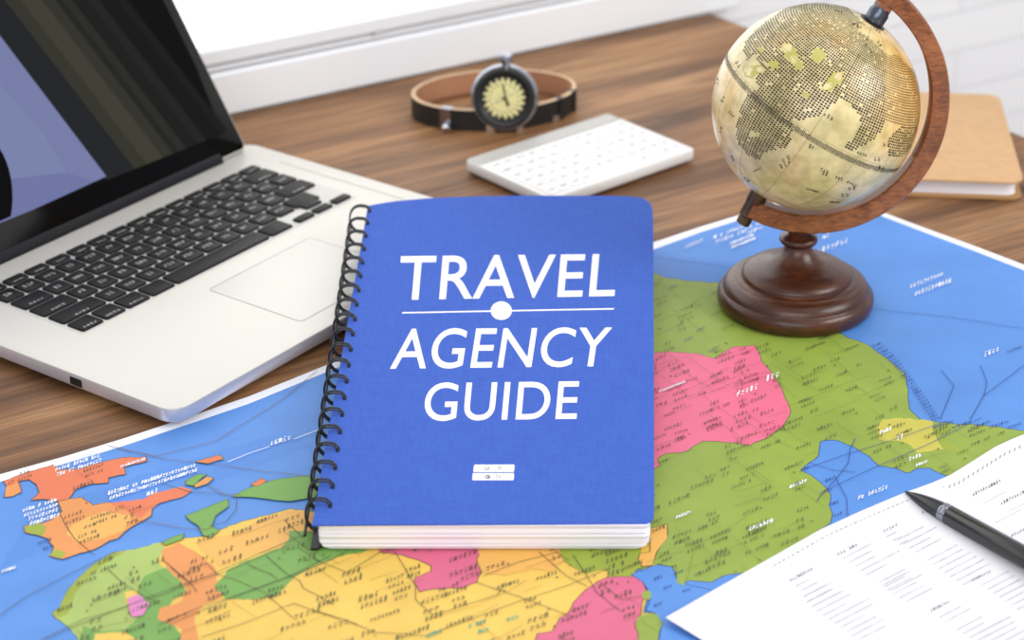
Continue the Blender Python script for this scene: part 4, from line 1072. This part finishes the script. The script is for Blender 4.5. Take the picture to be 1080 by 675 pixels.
# ================================================================== PRINTED SHEET
SZ = MAPZ + .0009
edge_px = [(702, 651), (745, 626.5), (791, 600.5), (829, 579), (865, 558.5), (910, 538), (954, 519.5), (982, 509.5), (1002, 501), (1027, 485.5), (1050, 471), (1066, 463.5), (1085, 456), (1130, 437), (1180, 416)]
def build_sheet():
    mb = MB()
    E = []
    for a, b in zip(edge_px, edge_px[1:]):
        for k in range(4): E.append((a[0] + (b[0] - a[0]) * k / 4, a[1] + (b[1] - a[1]) * k / 4))
    E.append(edge_px[-1])
    base = [gp(x, y, SZ) for x, y in E]
    dv = (gp(741, 675, SZ) - gp(702, 651, SZ)).normalized()
    nv = 30; Lv = .30; loops = []; 
    c0 = base[0]
    def lift(p):
        return .0035 * math.exp(-((p - c0).length / .030) ** 1.6) 
    tops = []
    for k in range(nv + 1):
        row = []
        for b in base:
            p = b + dv * (Lv * (k / nv) ** 1.3); p = Vector((p.x, p.y, SZ)); z = lift(p)
            s = (CH - SZ - z) / (CH - SZ)
            q = Vector((p.x * s, p.y * s, SZ + z)) if z > 1e-5 else p
            row.append(q)
        tops.append(row)
    pm_ = mat('white_sheet_paper', (230, 230, 236), .6, bump=.1, bscale=300)
    n = len(base); th = Vector((0, 0, -.0003))
    for k in range(nv):
        for i in range(n - 1):
            a, b, c, d = tops[k][i], tops[k][i + 1], tops[k + 1][i + 1], tops[k + 1][i]
            mb.quad(a, d, c, b, pm_)
            mb.quad(a + th, b + th, c + th, d + th, pm_)
    for i in range(n - 1): mb.quad(tops[0][i], tops[0][i + 1], tops[0][i + 1] + th, tops[0][i] + th, pm_)
    for k in range(nv): mb.quad(tops[k][0], tops[k + 1][0], tops[k + 1][0] + th, tops[k][0] + th, pm_)
    mp = gm(SZ + .00005); r = random.Random(21)
    g1 = mat('sheet_grey_print', (150, 150, 160), .6); g2 = mat('sheet_dark_print', (84, 84, 90), .6); g3 = mat('sheet_pale_print', (182, 182, 190), .6)
    U = (.888, -.46); V = (-.10, -1)
    def col(x, y, n, lmin, lmax, step=(6.2, 4.3), lh=1.0, start=0):
        for i in range(n):
            l = r.uniform(lmin, lmax); xx = x + step[0] * i + r.uniform(-.3, .3); yy = y + step[1] * i
            if r.random() < .06: continue
            t = 0
            while t < l:
                w = r.uniform(3, 8); w = min(w, l - t)
                a = (xx + U[0] * t, yy + U[1] * t); b = (xx + U[0] * (t + w), yy + U[1] * (t + w))
                mb.line([mp(*a), mp(*b)], lh * 1.15 / 1900, g1 if r.random() < .7 else g3); t += w + .9
    def head(x, y, l, h=3.4, m=g2): scribble(mb, mp, x, y, l, h, U, V, m, .62, r=r)
    c = cC
    for (x, y), l in ((c([(225, 570)])[0], 30), (c([(400, 476)])[0], 34), (c([(550, 395)])[0], 24), (c([(680, 330)])[0], 18), (c([(935, 225)])[0], 34), (c([(1015, 250)])[0], 32), (c([(935, 468)])[0], 22), (c([(815, 555)])[0], 26), (c([(1045, 342)])[0], 20), (c([(790, 276)])[0], 14)): head(x, y, l)
    for (x, y), n, a, b in ((c([(232, 580)])[0], 6, 9, 20), (c([(275, 610)])[0], 8, 14, 44), (c([(410, 492)])[0], 5, 22, 30), (c([(440, 518)])[0], 12, 26, 48), (c([(565, 402)])[0], 9, 22, 46), (c([(675, 480)])[0], 5, 26, 34), (c([(690, 340)])[0], 3, 10, 14),
                            (c([(720, 350)])[0], 12, 18, 44), (c([(960, 478)])[0], 12, 30, 50), (c([(840, 570)])[0], 9, 24, 50), (c([(940, 620)])[0], 6, 24, 44)):
        col(x, y, n, a, b)
    for (x, y), l in ((c([(965, 245)])[0], 26), (c([(1037, 268)])[0], 26), (c([(1000, 300)])[0], 30)):
        mb.line([mp(x, y), mp(x + U[0] * l, y + U[1] * l)], .9 / 1900, g3)
    # perforation dashes following the edge
    for a, b in zip(edge_px, edge_px[1:]):
        L_ = math.hypot(b[0] - a[0], b[1] - a[1]); n_ = int(L_ / 5.2)
        for k in range(n_):
            t = k / n_; x = a[0] + (b[0] - a[0]) * t; y = a[1] + (b[1] - a[1]) * t
            if x < 716 or 958 < x < 985 or (760 < x < 795) and k % 2: continue
            off = (6, 7) if x < 990 else (9, 9.5)
            x += off[0]; y += off[1]; du = ((b[0] - a[0]) / L_, (b[1] - a[1]) / L_)
            if x > 1000:
                mb.line([mp(x, y), mp(x + 1.0, y - 3.2)], 1.3 / 1900, g1)
            else: mb.line([mp(x, y), mp(x + du[0] * 2.8, y + du[1] * 2.8)], 1.0 / 1900, g2 if r.random() < .5 else g1)
    tag(mb.build('printed_sheet', fix=False, smooth=None), 'white printed sheet with columns of small grey text on the map under the pen', 'paper')
build_sheet()

# ================================================================== PEN
PR = .0056
tip = gp(954.5, 518.3, SZ + .0009)
far = gp(1083, 588.5, SZ + .0003 + PR + .0002)
d = (far - tip).normalized()
ang = math.asin(max(-1, min(1, d.z)))
mt = Matrix.Translation(tip) @ d.to_track_quat('Z', 'Y').to_matrix().to_4x4()
pen = frame('pen', mt, 'black ballpoint pen lying across the white printed sheet', 'pen')
mb = MB(); mb.lathe([(.0003, 0), (.0008, .0015), (.0012, .004)], M['black'], 20); mb.build('tip', pen, 40)
cl = .030
mb = MB(); mb.lathe([(.0012, .0035), (.0022, .007), (.0034, .013), (.0043, .019), (.0050, .026), (.0052, cl)], M['navypen'], 40); mb.build('grip_cone', pen, 40)
mb = MB(); mb.lathe([(.0053, cl), (.0056, cl + .0005), (.0056, cl + .0018), (.0053, cl + .0022), (.0056, cl + .0026), (.0056, cl + .0046), (.0053, cl + .005)], M['chrome'], 40); mb.build('ring', pen, 40)
mb = MB(); mb.lathe([(.0052, cl + .005), (PR, cl + .0056), (PR, .140), (.0050, .1425), (.003, .143)], M['blackpen'], 48); mb.build('barrel', pen, 40)

# ================================================================== LIGHT
w = bpy.data.worlds.new('world'); scene.world = w; w.use_nodes = True
N = w.node_tree.nodes; L = w.node_tree.links; bg = N['Background']
tc = N.new('ShaderNodeTexCoord'); sx = N.new('ShaderNodeSeparateXYZ'); L.new(tc.outputs['Generated'], sx.inputs[0])
rp = N.new('ShaderNodeValToRGB'); rp.color_ramp.elements[0].position = 0; rp.color_ramp.elements[0].color = (.84, .83, .86, 1); rp.color_ramp.elements[1].position = 1; rp.color_ramp.elements[1].color = (1, 1, 1.03, 1)
mr = N.new('ShaderNodeMapRange'); mr.inputs['From Min'].default_value = -.3; mr.inputs['From Max'].default_value = .8; L.new(sx.outputs[2], mr.inputs['Value'])
L.new(mr.outputs[0], rp.inputs['Fac']); L.new(rp.outputs['Color'], bg.inputs['Color']); bg.inputs['Strength'].default_value = .68

def area(name, loc, target, size, power, col=(1, 1, 1)):
    l = bpy.data.lights.new(name, 'AREA'); l.shape = 'RECTANGLE'; l.size, l.size_y = size; l.energy = power; l.color = col
    o = bpy.data.objects.new(name, l); COL.objects.link(o); o.location = loc
    o.rotation_euler = (Vector(target) - Vector(loc)).to_track_quat('-Z', 'Y').to_euler()
area('right_window_light', (1.5, .70, 1.1), (.1, 1.3, 0), (1.0, .8), 18, (1, .985, .96))
area('front_fill_light', (-.2, -.9, 1.0), (.1, 1.4, 0), (1.8, 1.0), 16, (.98, .985, 1))  # soft fill added behind the camera to brighten faces turned towards it
area('overhead_light', (.35, 1.2, 1.6), (.1, 1.4, 0), (.7, .7), 3, (1, 1, 1))  # weak area light from above, no fixture modelled

# ================================================================== CAMERA
cam = bpy.data.cameras.new('camera'); co = bpy.data.objects.new('camera', cam); COL.objects.link(co)
co.location = CO; co.rotation_euler = (PI / 2 - PITCH, 0, 0)
cam.sensor_fit = 'HORIZONTAL'; cam.sensor_width = 36; cam.lens = 36 * FPX / 1080
cam.clip_start = .05; cam.clip_end = 50
cam.dof.use_dof = True; cam.dof.focus_distance = 1.32; cam.dof.aperture_fstop = 7.5
scene.camera = co
vs = scene.view_settings
vs.view_transform = 'Standard'; vs.look = 'None'; vs.exposure = 0; vs.gamma = 1; vs.use_curve_mapping = False
